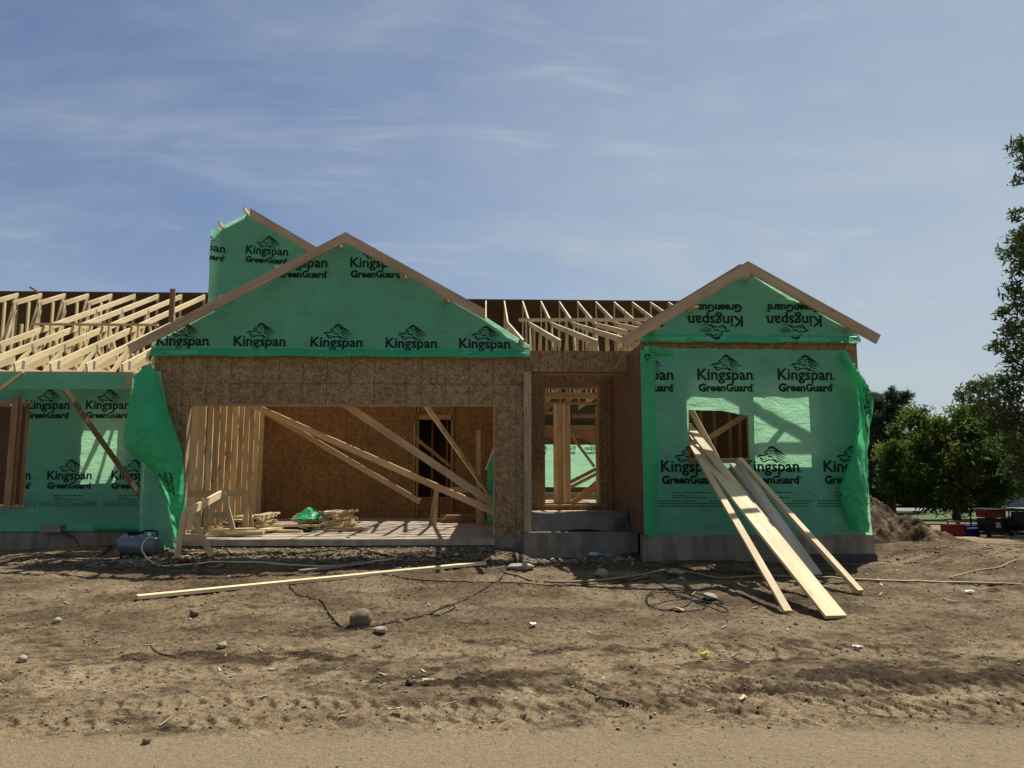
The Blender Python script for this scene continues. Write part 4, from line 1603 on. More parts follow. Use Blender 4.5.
sawhorse((-.62, 17.4, .595), R(14), 1.05, .80, 'sawhorse far back in the garage on the right, in shade', 'pine_shade_toned')


# lumber piles
def lumber_pile(loc, n, L, rz, label, spread, m='pine'):
    o = thing('lumber_pile', loc, label, 'lumber pile', 'lumber piles in the garage')
    L0 = Vector(loc)
    r = random.Random(int(abs(loc[0]) * 100))
    per = max(3, int(math.sqrt(n) * 1.15))
    for k in range(n):
        i, j = k % per, k // per
        yy = (i - per / 2) * .098 + r.uniform(-.02, .02)
        zz = .022 + j * .042
        a = r.uniform(-spread, spread)
        xo = r.uniform(-.18, .18)
        d = Vector((math.cos(a), math.sin(a), 0)) * L * r.uniform(.35, .55)
        MB().beam(L0 + Vector((xo, yy, zz)) - d, L0 + Vector((xo, yy, zz + r.uniform(0, .01))) + d, .09, .038).build('board', M[m], o)
    o.rotation_euler = (0, 0, rz)
    return o


lumber_pile((-4.75, 15.9, .595), 44, 1.3, R(84), 'pile of short pine offcuts by the stud wall on the garage slab', .22)
lumber_pile((-3.35, 16.3, .595), 60, 1.2, R(70), 'pile of pine offcuts with green wrap scrap on the garage slab', .16)
lumber_pile((-.35, 18.2, .595), 16, 1.3, R(10), 'low pile of boards in shade at the back right of the garage', .2, 'pine_warm')
lumber_pile((-4.45, 14.0, .595), 9, 1.0, R(20), 'few pine offcuts lying at the front of the garage slab', .5)


lumber_pile((-3.95, 15.0, .595), 7, 1.1, R(35), 'loose scattered boards between the two lumber piles on the garage slab', .9)
lumber_pile((-2.6, 15.2, .595), 4, .9, R(-20), 'few stray boards lying on the sunny middle of the garage slab', .7, 'pine_shade_toned')


def crumple(name, loc, sx, sy, h, m, label, cat, seed):
    bb = MB()
    n = 14
    def f(i, j):
        u, v = i / n - .5, j / n - .5
        z = h * (max(0, 1 - 2.1 * math.hypot(u, v)) ** .8) * (.45 + .9 * float(fbm(u * 7, v * 7, 3, seed))) + .012
        k = 1 + .35 * (float(vnoise(u * 6, v * 6, seed + 2)) - .5)
        return (u * sx * k, v * sy * k, z)
    for i in range(n):
        for j in range(n):
            bb.quad([f(i, j), f(i + 1, j), f(i + 1, j + 1), f(i, j + 1)])
    o = bb.build(name, m, None, None)
    o.location = loc
    return tag(o, label, cat)


crumple('wrap_scrap', (-3.5, 15.75, .80), .6, .6, .24, M['wrap_loose'], 'crumpled green wrap scrap on the garage lumber pile', 'wrap scrap', 3)
crumple('dark_tarp', (-3.75, 15.1, .60), .8, .4, .12, M['cloth'], 'crumpled black cloth beside the lumber pile on the garage slab', 'cloth', 8)
o = MB().quad([(0, 0, 0), (.02, .5, 0), (.04, .5, 1.25), (-.05, 0, .1)])
bb = MB()
A, B_, C_, D_ = at(487, 522, 15.6), at(496, 522, 15.4), at(496, 444, 15.4), at(487, 470, 15.6)
for i in range(6):
    for j in range(10):
        g = lambda u, v: (A.lerp(B_, u)).lerp(D_.lerp(C_, u), v) + Vector((0, .04 * math.sin(v * 7 + u * 3), 0))
        bb.quad([g(i / 6, j / 10), g((i + 1) / 6, j / 10), g((i + 1) / 6, (j + 1) / 10), g(i / 6, (j + 1) / 10)])
o = bb.build('wrap_scrap', M['wrap_loose'])
for v in o.data.vertices:
    v.co -= A
o.location = A
tag(o, 'green wrap sheet hanging inside the right end of the garage', 'wrap scrap')
timber('white_strip', at(486, 470, 15.3), at(496, 443, 15.25), .05, .03, 'white', 'pale strip slanting beside the green sheet in the garage', 'strip')

# ------------------------------------------------------------------ air compressor, hoses
ca, cb = at(121, 546, 12.7), at(158, 551, 12.55)
cz = gz(-5.4, 12.6)
comp = thing('air_compressor', ((ca.x + cb.x) / 2, 12.62, cz), 'blue grey air compressor tank lying by the loose green flap', 'air compressor')
mid = Vector(comp.location)
L = .66
ax = Vector((.985, -.17, 0)).normalized()
c0 = mid + Vector((0, 0, .19))
ts_ = [-.5, -.49, -.46, -.40, .40, .46, .49, .5]
rs_ = [.03, .10, .14, .165, .165, .14, .10, .03]
bb = MB().tube([c0 + ax * (t * L) for t in ts_], rs_, 28)
bb.build('tank', M['blue_paint'], comp, smooth=True)
for s in (-1, 1):
    for k in (-1, 1):
        a = c0 + ax * (s * .22) + Vector((.15 * k * ax.y, -.1 * k, -.12))
        MB().tube([a, a + Vector((0, -.02 * k, -.13))], .018, 8).build('foot', M['black_paint'], comp)
MB().tube(spline([c0 + ax * .05 + Vector((0, 0, .15)), c0 + ax * .07 + Vector((0, 0, .21)), c0 + ax * .27 + Vector((0, 0, .21)), c0 + ax * .30 + Vector((0, 0, .14))], 6), .014, 8).build('handle', M['black_paint'], comp, smooth=True)
bb = MB()
q = c0 + ax * -.08 + Vector((0, 0, .17))
bb.box(q.x - .09, q.y - .07, q.z - .05, q.x + .07, q.y + .07, q.z + .03)
bevel(bb.build('pump', M['black_paint'], comp), .015)
MB().tube([c0 + ax * .2 + Vector((0, -.06, .13)), c0 + ax * .2 + Vector((0, -.10, .17))], .03, 12).build('gauge', M['white'], comp)


def cord(name, pts, r, m, label, cat, lift=.0, group=None):
    """Cord through image points on the ground (or 3-D points)."""
    ps = []
    for p in pts:
        if isinstance(p, Vector):
            ps.append(p)
        else:
            f = foot(p[0], p[1], r)
            if len(p) > 2: f.z += p[2]
            ps.append(f)
    s = spline(ps, 8)
    for q in s:
        q.z = max(q.z, gz(q.x, q.y) + r * .6)
    o0 = s[0].copy()
    o = MB().tube([q - o0 for q in s], r, 6).build(name, m, smooth=True)
    o.location = o0
    return tag(o, label, cat, group)


q1 = c0 + ax * .33
cord('air_hose', [q1 + Vector((.0, -.1, .1)), q1 + Vector((-.08, -.25, .12)), q1 + Vector((-.14, -.28, -.05)), (152, 562), (165, 566), (230, 562), (330, 566), (400, 558)], .013, M['hose_yellow'], 'yellowish air hose looping from the compressor over the rubble', 'hose')
cord('power_cord', [c0 - ax * .3 + Vector((0, -.05, .1)), c0 - ax * .45 + Vector((0, -.1, -.1)), (104, 552), (112, 545), (95, 557), (40, 554), (5, 557)], .009, M['rubber'], 'black cord running from the compressor along the left foundation', 'cord')
cord('power_cord', [(176, 547), (196, 556), (220, 548), (236, 556), (260, 552), (320, 556), (352, 549), (390, 556)], .009, M['rubber'], 'black cord tangled in front of the garage slab edge', 'cord')
cord('power_cord', [(289, 585), (296, 594), (310, 598), (322, 602), (328, 612), (336, 622), (346, 628), (362, 628), (385, 624), (410, 618), (430, 614), (445, 606), (455, 607), (440, 615), (432, 612), (460, 602), (482, 590), (502, 577), (510, 560)], .0075, M['rubber'], 'black cord winding past the boulder from under the long board', 'cord')
cord('water_hose', [(505, 572), (530, 580), (560, 582), (600, 580), (640, 575), (662, 571), (690, 572), (720, 578), (760, 576), (810, 577), (870, 580), (930, 582), (980, 583), (1040, 586)], .015, M['hose_tan'], 'long tan hose crossing the dirt in front of the right bay', 'hose')
cord('water_hose', [(950, 578), (975, 571), (1000, 567), (1016, 560)], .012, M['hose_tan'], 'short tan hose lying toward the generator on the right', 'hose')
cord('thin_cord', [(380, 574), (420, 580), (470, 582), (520, 583), (560, 586), (610, 584), (650, 578)], .008, M['rubber'], 'thin black cord stretched across the dirt before the entry', 'cord')
pts = []
rr = random.Random(5)
ang = 0
cx_, cy_ = 690, 600
loop = [(652, 580), (672, 592), (700, 604), (722, 612), (728, 611), (716, 604), (690, 600), (668, 601), (650, 606), (646, 598), (656, 590), (680, 588), (692, 596), (686, 606), (664, 610), (648, 604), (652, 594), (690, 592), (718, 600), (722, 603), (700, 602), (676, 596), (668, 590), (688, 594), (706, 606), (690, 611), (668, 610)]
cord('coiled_cord', loop, .007, M['rubber'], 'black cord loosely coiled on the dirt left of the leaning boards', 'cord')
# twig near the middle left
cord('twig', [(147, 643), (156, 651), (162, 654), (176, 656)], .006, M['bark'], 'thin dark bent twig on the dirt at the left', 'twig')
cord('twig', [(585, 688), (600, 697), (622, 701), (634, 706)], .007, M['bark'], 'dark twig pressed in the tyre tracks at the middle', 'twig')


# ------------------------------------------------------------------ rocks and litter
def rock(name, u, v, r, m, label, seed, squash=.75, cat='rock', group=None, sub=3):
    p = foot(u, v)
    z0 = gz(p.x, p.y)
    o = MB().blob((0, 0, r * squash * .72), (r, r * .9, r * squash), sub, .16 if r > .1 else .28, seed, 1.1).build(name, m, None, None, True)
    o.location = (p.x, p.y, z0)
    o.rotation_euler = (0, 0, seed)
    return tag(o, label, cat, group)


rock('boulder', 361, 626, .115, M['stone'], 'round brown boulder alone on the dirt with a cord past it', 4, .86)
rock('pale_rock', 57, 623, .045, M['pale_stone'], 'small pale rock on the dirt at the far left', 5)
rock('pale_rock', 22, 662, .04, M['pale_stone'], 'small pale rock lowest at the left edge', 6)
rock('pale_rock', 222, 648, .045, M['pale_stone'], 'pale rock on the dirt below the left end of the long board', 7)
rock('pale_rock', 194, 616, .05, M['stone'], 'dull brown rock on the dirt under the long board', 8)
rock('pale_rock', 380, 632, .075, M['pale_stone'], 'flat pale rock just right of the boulder', 9, .4)
rock('pale_rock', 676, 574, .12, M['pale_stone'], 'flat pale rock by the tan hose under the bay wall', 10, .35)
rock('pale_rock', 710, 599, .085, M['pale_stone'], 'oblong pale rock beside the black cord coil', 11, .5)
rock('pale_rock', 601, 577, .09, M['pale_stone'], 'pinkish rock touching the tan hose in front of the entry', 12, .7)
rock('pale_rock', 520, 570, .20, M['pale_stone'], 'broad flat rock by the entry foundation corner', 13, .3)
rock('white_rock', 681, 580, .05, M['pale_stone'], 'small pale lump below the tan hose near the bay', 14, .5)
rock('dark_clod', 409, 685, .03, M['cloth'], 'dark clod on the track marks below the boulder', 15)
rock('dark_clod', 146, 744, .028, M['stone'], 'dark pebble on the packed road at the left', 16)


def chip(name, u, v, w, d, m, label, cat, rz, seed=0):
    p = foot(u, v)
    bb = MB()
    n = 5
    f = lambda i, j: ((i / n - .5) * w, (j / n - .5) * d, .012 + .03 * float(fbm(i * .7, j * .7, 2, seed)) + .01)
    for i in range(n):
        for j in range(n):
            bb.quad([f(i, j), f(i + 1, j), f(i + 1, j + 1), f(i, j + 1)])
    o = bb.build(name, m)
    s = o.modifiers.new('thickness', 'SOLIDIFY'); s.thickness = .008
    o.location = (p.x, p.y, gz(p.x, p.y))
    o.rotation_euler = (0, 0, rz)
    return tag(o, label, cat)


chip('paper_scrap', 533, 627, .06, .06, M['white'], 'torn white paper scrap on the dirt in the middle', 'litter', .3, 2)
chip('paper_scrap', 968, 594, .14, .06, M['white'], 'white scrap on the bare dirt at the right', 'litter', .2, 3)
chip('paper_scrap', 858, 650, .09, .05, M['white'], 'small white scrap right of the dark wet patch top', 'litter', -.4, 4)
chip('wood_chip', 742, 703, .13, .03, M['pine'], 'pale splinter of wood lying in the tyre tracks', 'wood chip', .9, 5)
chip('wood_chip', 680, 612, .03, .14, M['pine'], 'pale splinter of wood inside the black cord coil', 'wood chip', .4, 6)
chip('wood_chip', 428, 685, .09, .03, M['pine'], 'pale wood chips right of the dark clod', 'wood chip', .1, 7)
chip('wood_chip', 396, 714, .10, .03, M['pine'], 'pale splinter on the lower track marks', 'wood chip', .3, 8)
bb = MB()
bb.blob((0, 0, .035), (.045, .035, .035), 2, .35, 3)
o = bb.build('yellow_litter', M['yellow'], None, None)
p = foot(705, 660); o.location = (p.x, p.y, gz(p.x, p.y)); tag(o, 'small bright yellow crumpled litter on the dirt', 'litter')
p = foot(184, 565)
o = thing('red_tool', (p.x, p.y, gz(p.x, p.y)), 'small red hand tool in the dirt below the sawhorse', 'tool')
bevel(MB().box(p.x - .08, p.y - .04, p.z, p.x + .05, p.y + .04, p.z + .07).build('tool_body', M['red_plastic'], o), .015)
MB().tube([p + Vector((.04, 0, .03)), p + Vector((.20, .03, .02))], .018, 8).build('handle', M['black_paint'], o)

# drink bottles at the porch wall
for i, (u, lab) in enumerate(((595, 'clear bottle lying against the porch foundation, left of two'), (607, 'clear bottle lying against the porch foundation, right of two'))):
    p = foot(u, 557)
    z = gz(p.x, p.y) + .045
    o = thing('water_bottle', (p.x, p.y, z - .04), lab, 'bottle', 'bottles by the porch wall')
    c = Vector((p.x, p.y, z))
    MB().tube([c + Vector((t, 0, 0)) for t in (-.10, -.095, .03, .06, .085)], [.015, .034, .034, .028, .012], 14).build('bottle_body', M['clear'], o, smooth=True)
    MB().tube([c + Vector((t, 0, 0)) for t in (.087, .105)], .015, 10).build('cap', M['white'], o)
# foil bag, roll and box under the wing wall
p = at(49, 530, 15.75)
o = thing('junction_box', (p.x, 15.85, .55), 'grey metal box hanging at the base of the left green wall', 'box')
bevel(MB().box(p.x - .20, 15.78, .54, p.x + .20, 15.94, .66).build('box_body', M['steel'], o), .01)
MB().box(p.x - .22, 15.765, .655, p.x + .22, 15.95, .675).build('lid', M['steel'], o)
MB().tube(spline([(p.x + .2, 15.85, .55), (p.x + .5, 15.8, .4), (p.x + .7, 15.6, .22)], 6), .012, 6).build('cable', M['rubber'], o)
p = at(117, 526, 15.6)
o = MB().tube([Vector((-.55, 0, 0)), Vector((.55, 0, -.01))], .055, 16).build('wrap_roll', M['wrap_loose'])
o.location = (p.x, 15.82, .63)
tag(o, 'dark green roll of wrap along the base of the left wall', 'wrap roll')


# scattered stones and crumbs nobody could count
def scatter():
    bb_v, bb_f = [], []
    ico = bmesh.new()
    bmesh.ops.create_icosphere(ico, subdivisions=1, radius=1)
    base = np.array([v.co for v in ico.verts])
    faces = [[v.index for v in f.verts] for f in ico.faces]
    ico.free()
    r = np.random.default_rng(3)
    N = 8000
    y = 4.3 + 10 * r.random(N) ** 1.3
    x = (r.random(N) - .5) * 2 * (y * .72 + .6) + y * .03
    extra = 1300                                     # a rubble strip along the foundations
    xe = r.uniform(-6, 2.6, extra); ye = 12.35 + r.normal(0, .32, extra)
    x = np.concatenate([x, xe]); y = np.concatenate([y, ye])
    keep = (y < 12.95) & ((y < 11.8) | (x < 2.3) | (x > 6.2)) | ((x < -6.1) & (y < 15.7)) | (x > 6.3)
    x, y = x[keep], y[keep]
    z = np.array([gz(a, b) for a, b in zip(x, y)])
    s = .004 + .010 * r.random(len(x)) ** 3 + .018 * (r.random(len(x)) > .985) * r.random(len(x)) + .03 * (y > 11.9) * r.random(len(x)) ** 2
    s = s * np.where(y < 5.1, .42, 1)
    V = []
    F = []
    T = []
    for i in range(len(x)):
        k = base * (1 + .3 * (r.random((len(base), 1)) - .5)) * s[i] * np.array([1 + .6 * r.random(), 1, .65])
        a = r.random() * 6.28
        c, sn = math.cos(a), math.sin(a)
        k = np.stack([k[:, 0] * c - k[:, 1] * sn, k[:, 0] * sn + k[:, 1] * c, k[:, 2]], 1) + (x[i], y[i], z[i] + .008)
        b0 = i * len(base)
        V.append(k)
        F += [[b0 + q for q in f] for f in faces]
        T += [r.random()] * len(faces)
    V = np.concatenate(V)
    me = bpy.data.meshes.new('loose_stones')
    me.from_pydata(V.tolist(), [], F)
    a = me.attributes.new('tone', 'FLOAT', 'FACE')
    a.data.foreach_set('value', T)
    m, n, l, b, o = mat('loose_stone')
    at_ = node(n, 'ShaderNodeAttribute', attribute_name='tone')
    l.new(ramp(n, l, at_.outputs['Fac'], [(0, (.085, .064, .042)), (.35, (.17, .13, .085)), (.9, (.22, .175, .12)), (1, (.36, .32, .26))]), b.inputs['Base Color'])
    b.inputs['Roughness'].default_value = .9
    me.materials.append(m)
    tag(link('loose_stones', me), 'small stones and crumbs of earth strewn over the bare dirt', 'stones', None, 'stuff')


scatter()


def slivers():
    r = random.Random(21)
    bb = MB()
    for k in range(170):
        if k < 110:
            x, y = r.uniform(-6, 6), 12.1 + r.gauss(0, .5)
            if y > 12.75 or (y > 11.7 and x > 2.3):
                y = r.uniform(9, 11.5)
        else:
            y = 5.2 + 6 * r.random()
            x = r.uniform(-.7, .75) * y
        L = r.uniform(.04, .22) if k < 110 else r.uniform(.03, .10)
        a = r.uniform(0, 3.14)
        dx, dy = math.cos(a) * L / 2, math.sin(a) * L / 2
        bb.beam((x - dx, y - dy, gz(x - dx, y - dy) + .006), (x + dx, y + dy, gz(x + dx, y + dy) + .008), r.uniform(.006, .022), .006)
    tag(bb.build('wood_slivers', [M['pine_old']]), 'splinters and twigs trodden into the dirt before the house', 'debris', None, 'stuff')


slivers()

# ------------------------------------------------------------------ dirt pile, generator, boxes on the right
bb = MB()
n = 110
cxp, cyp = 7.9, 15.7
def pile(i, j):
    u, v = (i / n - .5) * 2, (j / n - .5) * 2
    x, y_ = cxp + .5 + u * 2.5, cyp + v * 1.9
    rr_ = math.hypot((x - 7.6) / 1.35, (y_ - 15.6) / 1.35)
    h = .86 * max(0, 1 - rr_ ** 1.3) if rr_ < 1 else 0
    h2 = .16 * math.exp(-((x - 8.5) / .45) ** 2 - ((y_ - 14.9) / .5) ** 2) + .12 * math.exp(-((x - 9.0) / .6) ** 2 - ((y_ - 15.3) / .45) ** 2) - .35 * math.exp(-((x - 8.0) / .35) ** 2 - ((y_ - 14.75) / .35) ** 2)
    edge = max(0.0, 1 - max(abs(u), abs(v)) ** 6)
    t = (h + h2)
    t += (.34 * (float(fbm(x * 3.3, y_ * 3.3, 4, 71)) - .45) + .26 * (float(fbm(x * 8, y_ * 8, 3, 72)) - .5)) * min(1, t * 4)
    return (x, y_, gz(x, y_) + t * edge - .05 * (1 - min(1, t * 6)))
G_ = [[pile(i, j) for i in range(n + 1)] for j in range(n + 1)]
for j in range(n):
    for i in range(n):
        bb.quad([G_[j][i], G_[j][i + 1], G_[j + 1][i + 1], G_[j + 1][i]])
o = bb.build('dirt_pile', M['soil'], None, (cxp, cyp, .25), False)
at_ = o.data.attributes.new('damp_and_shade', 'FLOAT', 'POINT')
at_.data.foreach_set('value', [float(sstep(.25, .55, fbm(v.co.x * 3, v.co.y * 3 + v.co.z * 4, 3, 9))) for v in o.data.vertices])
tag(o, 'heap of dark crumbly excavated dirt beside the bay corner', 'dirt pile')

gl = at(975, 538, 17.4)
gx0, gy0 = 11.25, 17.4
gzz = gz(11.7, 17.4)
gen = thing('portable_generator', (11.8, 17.4, gzz), 'black tube framed generator with red tank on the dirt at the right', 'generator')
g0_ = Vector((11.8, 17.4, gzz))
def loop_pts(x0, x1, z0, z1, y_):
    c = .06
    return [g0_ + Vector(p) for p in ((x0 + c, y_, z0), (x1 - c, y_, z0), (x1, y_, z0 + c), (x1, y_, z1 - c), (x1 - c, y_, z1), (x0 + c, y_, z1), (x0, y_, z1 - c), (x0, y_, z0 + c))]
bb = MB()
for y_ in (-.28, .28):
    bb.tube(loop_pts(-.55, .55, .08, .62, y_), .018, 8, True)
    bb.tube([g0_ + Vector((-.02, y_, .08)), g0_ + Vector((-.02, y_, .62))], .016, 8)
for x in (-.5, 0, .5):
    for z in (.08, .62):
        bb.tube([g0_ + Vector((x, -.28, z)), g0_ + Vector((x, .28, z))], .016, 8)
bb.build('tube_frame', M['black_paint'], gen, smooth=True)
bb = MB().box(g0_.x - .46, 17.18, gzz + .44, g0_.x - .05, 17.62, gzz + .60)
bevel(bb.build('fuel_tank', M['red_paint'], gen), .04)
MB().tube([g0_ + Vector((-.25, 0, .60)), g0_ + Vector((-.25, 0, .64))], .05, 14).build('fuel_cap', M['black_paint'], gen)
bb = MB().box(g0_.x - .46, 17.2, gzz + .12, g0_.x - .08, 17.6, gzz + .42)
bevel(bb.build('engine', M['black_paint'], gen), .03)
MB().box(g0_.x - .30, 17.165, gzz + .22, g0_.x - .20, 17.2, gzz + .34).build('engine_cover', M['steel'], gen)
bb = MB().tube([g0_ + Vector((.0, 0, .3)), g0_ + Vector((.06, 0, .3)), g0_ + Vector((.44, 0, .3)), g0_ + Vector((.48, 0, .3))], [.12, .17, .17, .10], 20)
bb.build('alternator', M['black_paint'], gen, smooth=True)
MB().box(g0_.x + .08, 17.13, gzz + .36, g0_.x + .46, 17.2, gzz + .58).build('control_panel', M['black_paint'], gen)
for y_ in (-.34, .34):
    w = MB().tube([g0_ + Vector((.42, y_ - .04, .13)), g0_ + Vector((.42, y_ + .04, .13))], .13, 20)
    wo = w.build('wheel', M['rubber'], gen)
    MB().tube([g0_ + Vector((.42, y_ - .05, .13)), g0_ + Vector((.42, y_ + .05, .13))], .065, 14).build('rim', M['white'], wo)
for y_ in (-.2, .2):
    MB().box(g0_.x - .5, 17.4 + y_ - .03, gzz + .0, g0_.x - .42, 17.4 + y_ + .03, gzz + .09).build('foot', M['rubber'], gen)

p = foot(953, 536)
o = thing('fuel_can', (p.x, p.y, p.z), 'dark red plastic box on the dirt left of the generator', 'container')
bx = bevel(MB().box(p.x - .20, p.y - .14, p.z, p.x + .20, p.y + .14, p.z + .27).build('can_body', M['red_plastic'], o), .03)
MB().tube(spline([p + Vector((-.1, 0, .27)), p + Vector((-.09, 0, .33)), p + Vector((.09, 0, .33)), p + Vector((.1, 0, .27))], 5), .018, 8).build('handle', M['red_plastic'], o)
MB().tube([p + Vector((.15, 0, .26)), p + Vector((.17, 0, .31))], .03, 10).build('cap', M['black_paint'], o)
p = foot(969, 536)
o = thing('cooler_box', (p.x, p.y, p.z), 'dark blue cooler box between the red box and the generator', 'cooler')
bevel(MB().box(p.x - .13, p.y - .15, p.z, p.x + .16, p.y + .15, p.z + .20).build('cooler_body', M['blue_plastic'], o), .03)
bevel(MB().box(p.x - .135, p.y - .155, p.z + .203, p.x + .165, p.y + .155, p.z + .25).build('lid', M['blue_plastic'], o), .02)
MB().tube([p + Vector((-.13, -.17, .19)), p + Vector((.16, -.17, .19))], .012, 8).build('handle', M['white'], o)


# ------------------------------------------------------------------ trees
def leaves(name, parent, clumps, m, n_leaf, size, seed, flat=.0, aspect=.55):
    """Many small leaf faces spread in clumps; clumps: (x, y, z, r)."""
    r = np.random.default_rng(seed)
    o = ORG[parent.name]
    vol = np.array([c[3] ** 2 for c in clumps])
    cnt = np.maximum(8, (n_leaf * vol / vol.sum()).astype(int))
    C = np.repeat(np.array([c[:3] for c in clumps]), cnt, 0)
    Rr = np.repeat(np.array([c[3] for c in clumps]), cnt)
    T = np.repeat(r.random(len(clumps)), cnt)
    N = len(C)
    d = r.normal(size=(N, 3))
    d /= np.linalg.norm(d, axis=1)[:, None]
    rad = Rr * (r.random(N) ** .45) * (1 + .25 * r.normal(size=N).clip(-1, 1.5))
    P_ = C + d * rad[:, None] * np.array([1, 1, .8])
    s = size * (.6 + .8 * r.random(N))
    a = r.normal(size=(N, 3)); a[:, 2] *= (1 - flat)
    a /= np.linalg.norm(a, axis=1)[:, None]
    b = np.cross(a, r.normal(size=(N, 3)))
    b /= np.linalg.norm(b, axis=1)[:, None]
    a = a * s[:, None]; b = b * (s * aspect)[:, None]
    V = np.stack([P_ - a, P_ - b * .5 - a * .1, P_ + a, P_ + b * .5 - a * .1], 1).reshape(-1, 3) - np.array(o)
    F = np.arange(N * 4).reshape(N, 4)
    me = bpy.data.meshes.new(name)
    me.vertices.add(N * 4); me.vertices.foreach_set('co', V.ravel())
    me.loops.add(N * 4); me.loops.foreach_set('vertex_index', F.ravel())
    me.polygons.add(N); me.polygons.foreach_set('loop_start', np.arange(0, N * 4, 4)); me.polygons.foreach_set('loop_total', np.full(N, 4))
    me.update(calc_edges=True)
    at_ = me.attributes.new('tone', 'FLOAT', 'FACE')
    at_.data.foreach_set('value', np.clip(.6 * T + .4 * r.random(N), 0, 1).astype(np.float32))
    me.materials.append(m)
    return link(name, me, parent)


def limbs(base, tips, r0, seed, top=None):
    """Trunk with limbs reaching the clumps."""
    rd = random.Random(seed)
    bb = MB()
    base = Vector(base)
    top = Vector(top)
    n = 8
    tr = [base.lerp(top, i / n) + Vector((rd.uniform(-.06, .06), rd.uniform(-.06, .06), 0)) * (i > 0) for i in range(n + 1)]
    bb.tube(tr, [r0 * (1 - .8 * i / n) for i in range(n + 1)], 8)
    for t in tips:
        t = Vector(t)
        k = min(range(1, n + 1), key=lambda i: abs(tr[i].z - (t.z - .45 * (t - tr[i]).length)))
        s = tr[k]
        m_ = s.lerp(t, .5) + Vector((rd.uniform(-.15, .15), rd.uniform(-.15, .15), .12))
        rr_ = r0 * (1 - .8 * k / n) * .3
        bb.tube(spline([s, m_, t], 4), [rr_ * (1 - .85 * i / 8) for i in range(9)], 5)
    return bb


def crown_clumps(c, rx, ry, rz, n, r, seed, hollow=.55):
    rd = random.Random(seed)
    out = []
    while len(out) < n:
        p = Vector((rd.uniform(-1, 1), rd.uniform(-1, 1), rd.uniform(-1, 1)))
        if not hollow < p.length < 1.0:
            continue
        out.append((c[0] + p.x * rx, c[1] + p.y * ry, c[2] + p.z * rz, r * rd.uniform(.6, 1.25)))
    return out


def tree(name, base, c, rx, ry, rz, n, r, m, nl, size, label, seed, cat='tree', r0=.16, group=None, hollow=.45):
    o = thing(name, base, label, cat, group)
    cl = crown_clumps(c, rx, ry, rz, n, r, seed, hollow)
    limbs(base, [q[:3] for q in cl[:26]], r0, seed, (c[0], c[1], c[2] + rz * .6)).build('trunk', M['bark'], o, smooth=True)
    leaves('crown', o, cl, m, nl, size, seed)
    return o


gzt = gz(16.7, 27)
tree('leafy_tree', (16.7, 27, gzt), (16.5, 27, 2.2), 2.35, 2.0, 1.82, 70, .52, M['leaf_bush'], 30000, .115, 'broad low leafy tree with yellow green lit tips behind the generator', 5, r0=.15)
tree('leafy_tree', (19.6, 29.5, gz(19.6, 29.5)), (19.6, 29.5, 2.3), 2.2, 2.0, 2.0, 55, .55, M['leaf_bush'], 20000, .12, 'leafy tree at the right edge behind the generator', 6, r0=.15)
tree('dark_shrub', (21.5, 45.5, gz(21, 45.5)), (21.8, 45.5, 2.2), 3.2, 1.6, 2.4, 60, .8, M['leaf_dark'], 14000, .19, 'dark shrubbery beyond the road just right of the bay corner', 7, 'shrub', .12)
tree('dark_shrub', (27, 45.5, gz(27, 45.5)), (26.6, 45.5, 2.0), 3.6, 1.8, 2.2, 70, .8, M['leaf_dark'], 18000, .19, 'dark shrubbery beyond the road behind the leafy tree trunk', 8, 'shrub', .12)

# conifer: tiers of drooping boughs
cb_ = (20.2, 38, gz(20, 38))
o = thing('conifer_tree', cb_, 'dark conifer rising behind the broad leafy tree', 'tree')
rd = random.Random(3)
cl = []
bb = MB()
bb.tube([Vector(cb_), Vector((20.3, 38, 6.0))], [.22, .03], 8)
for lev in range(15):
    z = .9 + lev * .34
    R_ = 2.3 * (1 - .55 * (lev / 15)) * rd.uniform(.8, 1.1)
    for k in range(9):
        a = rd.uniform(0, 6.28)
        tip = Vector((20.25 + math.cos(a) * R_ * rd.uniform(.7, 1.1), 38 + math.sin(a) * R_, z + rd.uniform(-.1, .35)))
        root_ = Vector((20.25, 38, z - .1))
        bb.tube([root_, tip], [.035, .01], 4)
        for t in (.45, .7, .95):
            p = root_.lerp(tip, t)
            cl.append((p.x, p.y, p.z, .30 * (1.25 - .5 * t)))
bb.build('trunk', M['bark'], o)
leaves('crown', o, cl, M['needle'], 30000, .17, 12, .2, .2)

# tall tree at the right edge: only its left boughs enter the frame
tb = (17.2, 20.6, gz(17, 20.6))
o = thing('tall_tree', tb, 'tall broadleaf tree whose boughs reach in at the right edge', 'tree')
cl = []
rd = random.Random(11)
for (u, v, Y, r) in ((1020, 145, 20, .28), (1024, 165, 20, .25), (1018, 180, 20, .18), (1030, 150, 20.5, .4), (1016, 214, 20, .22), (1024, 235, 20, .35), (1012, 252, 19.8, .3), (1022, 268, 20, .35), (1032, 250, 20.5, .6),
                     (1014, 290, 20, .32), (1024, 305, 20, .4), (1004, 312, 19.8, .22), (1012, 330, 20, .34), (1000, 345, 19.7, .22), (990, 347, 19.6, .13), (1020, 350, 20, .35), (1035, 330, 20.4, .6), (1010, 362, 20, .22),
                     (1000, 380, 20, .30), (985, 385, 19.8, .30), (972, 388, 19.6, .24), (962, 396, 19.5, .2), (1012, 392, 20, .4), (1022, 375, 20, .35), (990, 402, 20, .40), (975, 408, 19.9, .30), (1005, 415, 20.2, .45), (1020, 420, 20.2, .5),
                     (990, 425, 20.4, .4), (1010, 440, 20.6, .45), (1030, 450, 20.6, .6), (1020, 470, 20.8, .45)):
    p = at(u, v, Y)
    cl.append((p.x, p.y, p.z, r))
near_ = [q[:3] for q in cl]
cl += crown_clumps((18.2, 21, 7.2), 2.4, 2.6, 5.2, 70, .75, 14, .3)
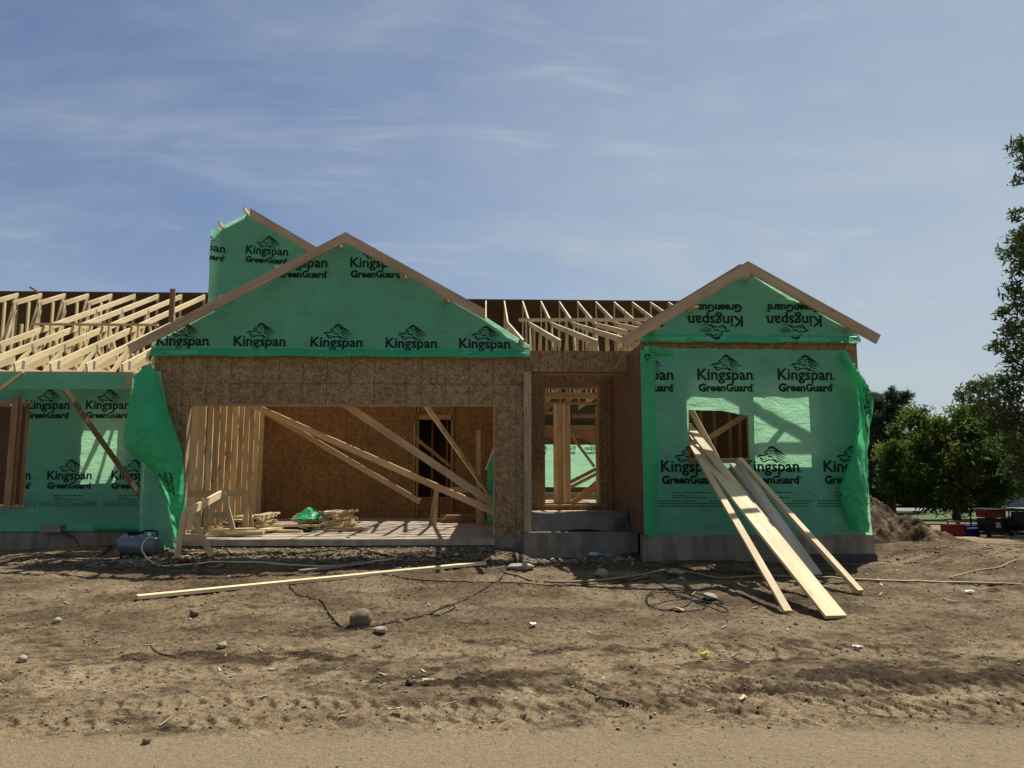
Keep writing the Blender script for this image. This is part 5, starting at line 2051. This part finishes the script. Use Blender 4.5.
cl = [(q[0], q[1], q[2], q[3] * 1.15) for q in cl[:len(near_)]] + [q for q in cl[len(near_):] if q[0] - q[3] > .74 * q[1]]
limbs(tb, near_ + [q[:3] for q in cl[len(near_):len(near_) + 20]], .24, 4, (17.6, 20.8, 11.5)).build('trunk', M['bark'], o, smooth=True)
leaves('crown', o, cl, M['leaf_tall'], 46000, .10, 15)

# trees beyond the road, so the view ends in green and not in a bare horizon
gi = 'trees beyond the road'
for i, (x, y, h, w) in enumerate(((24, 52, 3.2, 3.2), (31, 55, 4.4, 3.6), (37, 56, 4.0, 3.5))):
    tree('distant_tree', (x, y, gz(x, y)), (x, y, h * .55), w, 2.2, h * .55, 30, .95, M['leaf_dark'], 4500, .17, ['distant dark tree beyond the road seen under the conifer', 'distant dark tree beside the grey neighbouring house', 'distant dark tree at the far right edge'][i], 40 + i, 'tree', .2, gi, .3)
for i in range(9):
    x = -34 + i * 6.5
    tree('distant_tree', (x, 62, gz(x, 62)), (x, 62, 1.9), 3.6, 2.2, 1.9, 20, 1.2, M['leaf_dark'], 2500, .25, 'distant dark tree beyond the road behind the house', 60 + i, 'tree', .2, 'trees hidden behind the house', .3) if i in (7, 8) else None

# neighbouring house
o = thing('neighbour_house', (31, 46, -.1), 'grey sided neighbouring house glimpsed under the trees at the right', 'house')
bb = MB()
bb.box(28.3, 45, -.15, 36, 51, 1.15, .5)
for k in range(7):
    bb.box(28.28, 44.985, .0 + k * .16, 36.02, 45.0, .012 + k * .16)
bb.build('wall', M['siding'], o)
bb = MB()
bb.quad([(28.0, 44.7, 1.15), (36.3, 44.7, 1.15), (36.3, 48, 2.4), (28.0, 48, 2.4)])
bb.quad([(28.0, 48, 2.4), (36.3, 48, 2.4), (36.3, 51.3, 1.15), (28.0, 51.3, 1.15)])
bb.quad([(28.0, 44.7, 1.15), (28.0, 48, 2.4), (28.0, 51.3, 1.15)])
bb.build('roof', M['roofing'], o)
MB().box(28.25, 44.97, -.15, 28.42, 45.02, 1.14).build('corner_trim', M['white'], o)
for x in (29.6, 32.0):
    w = MB().box(x, 44.94, .25, x + .9, 44.99, .95).build('window', M['white'], o)
    MB().box(x + .06, 44.925, .31, x + .84, 44.945, .89).build('pane', M['glass_dark'], w)
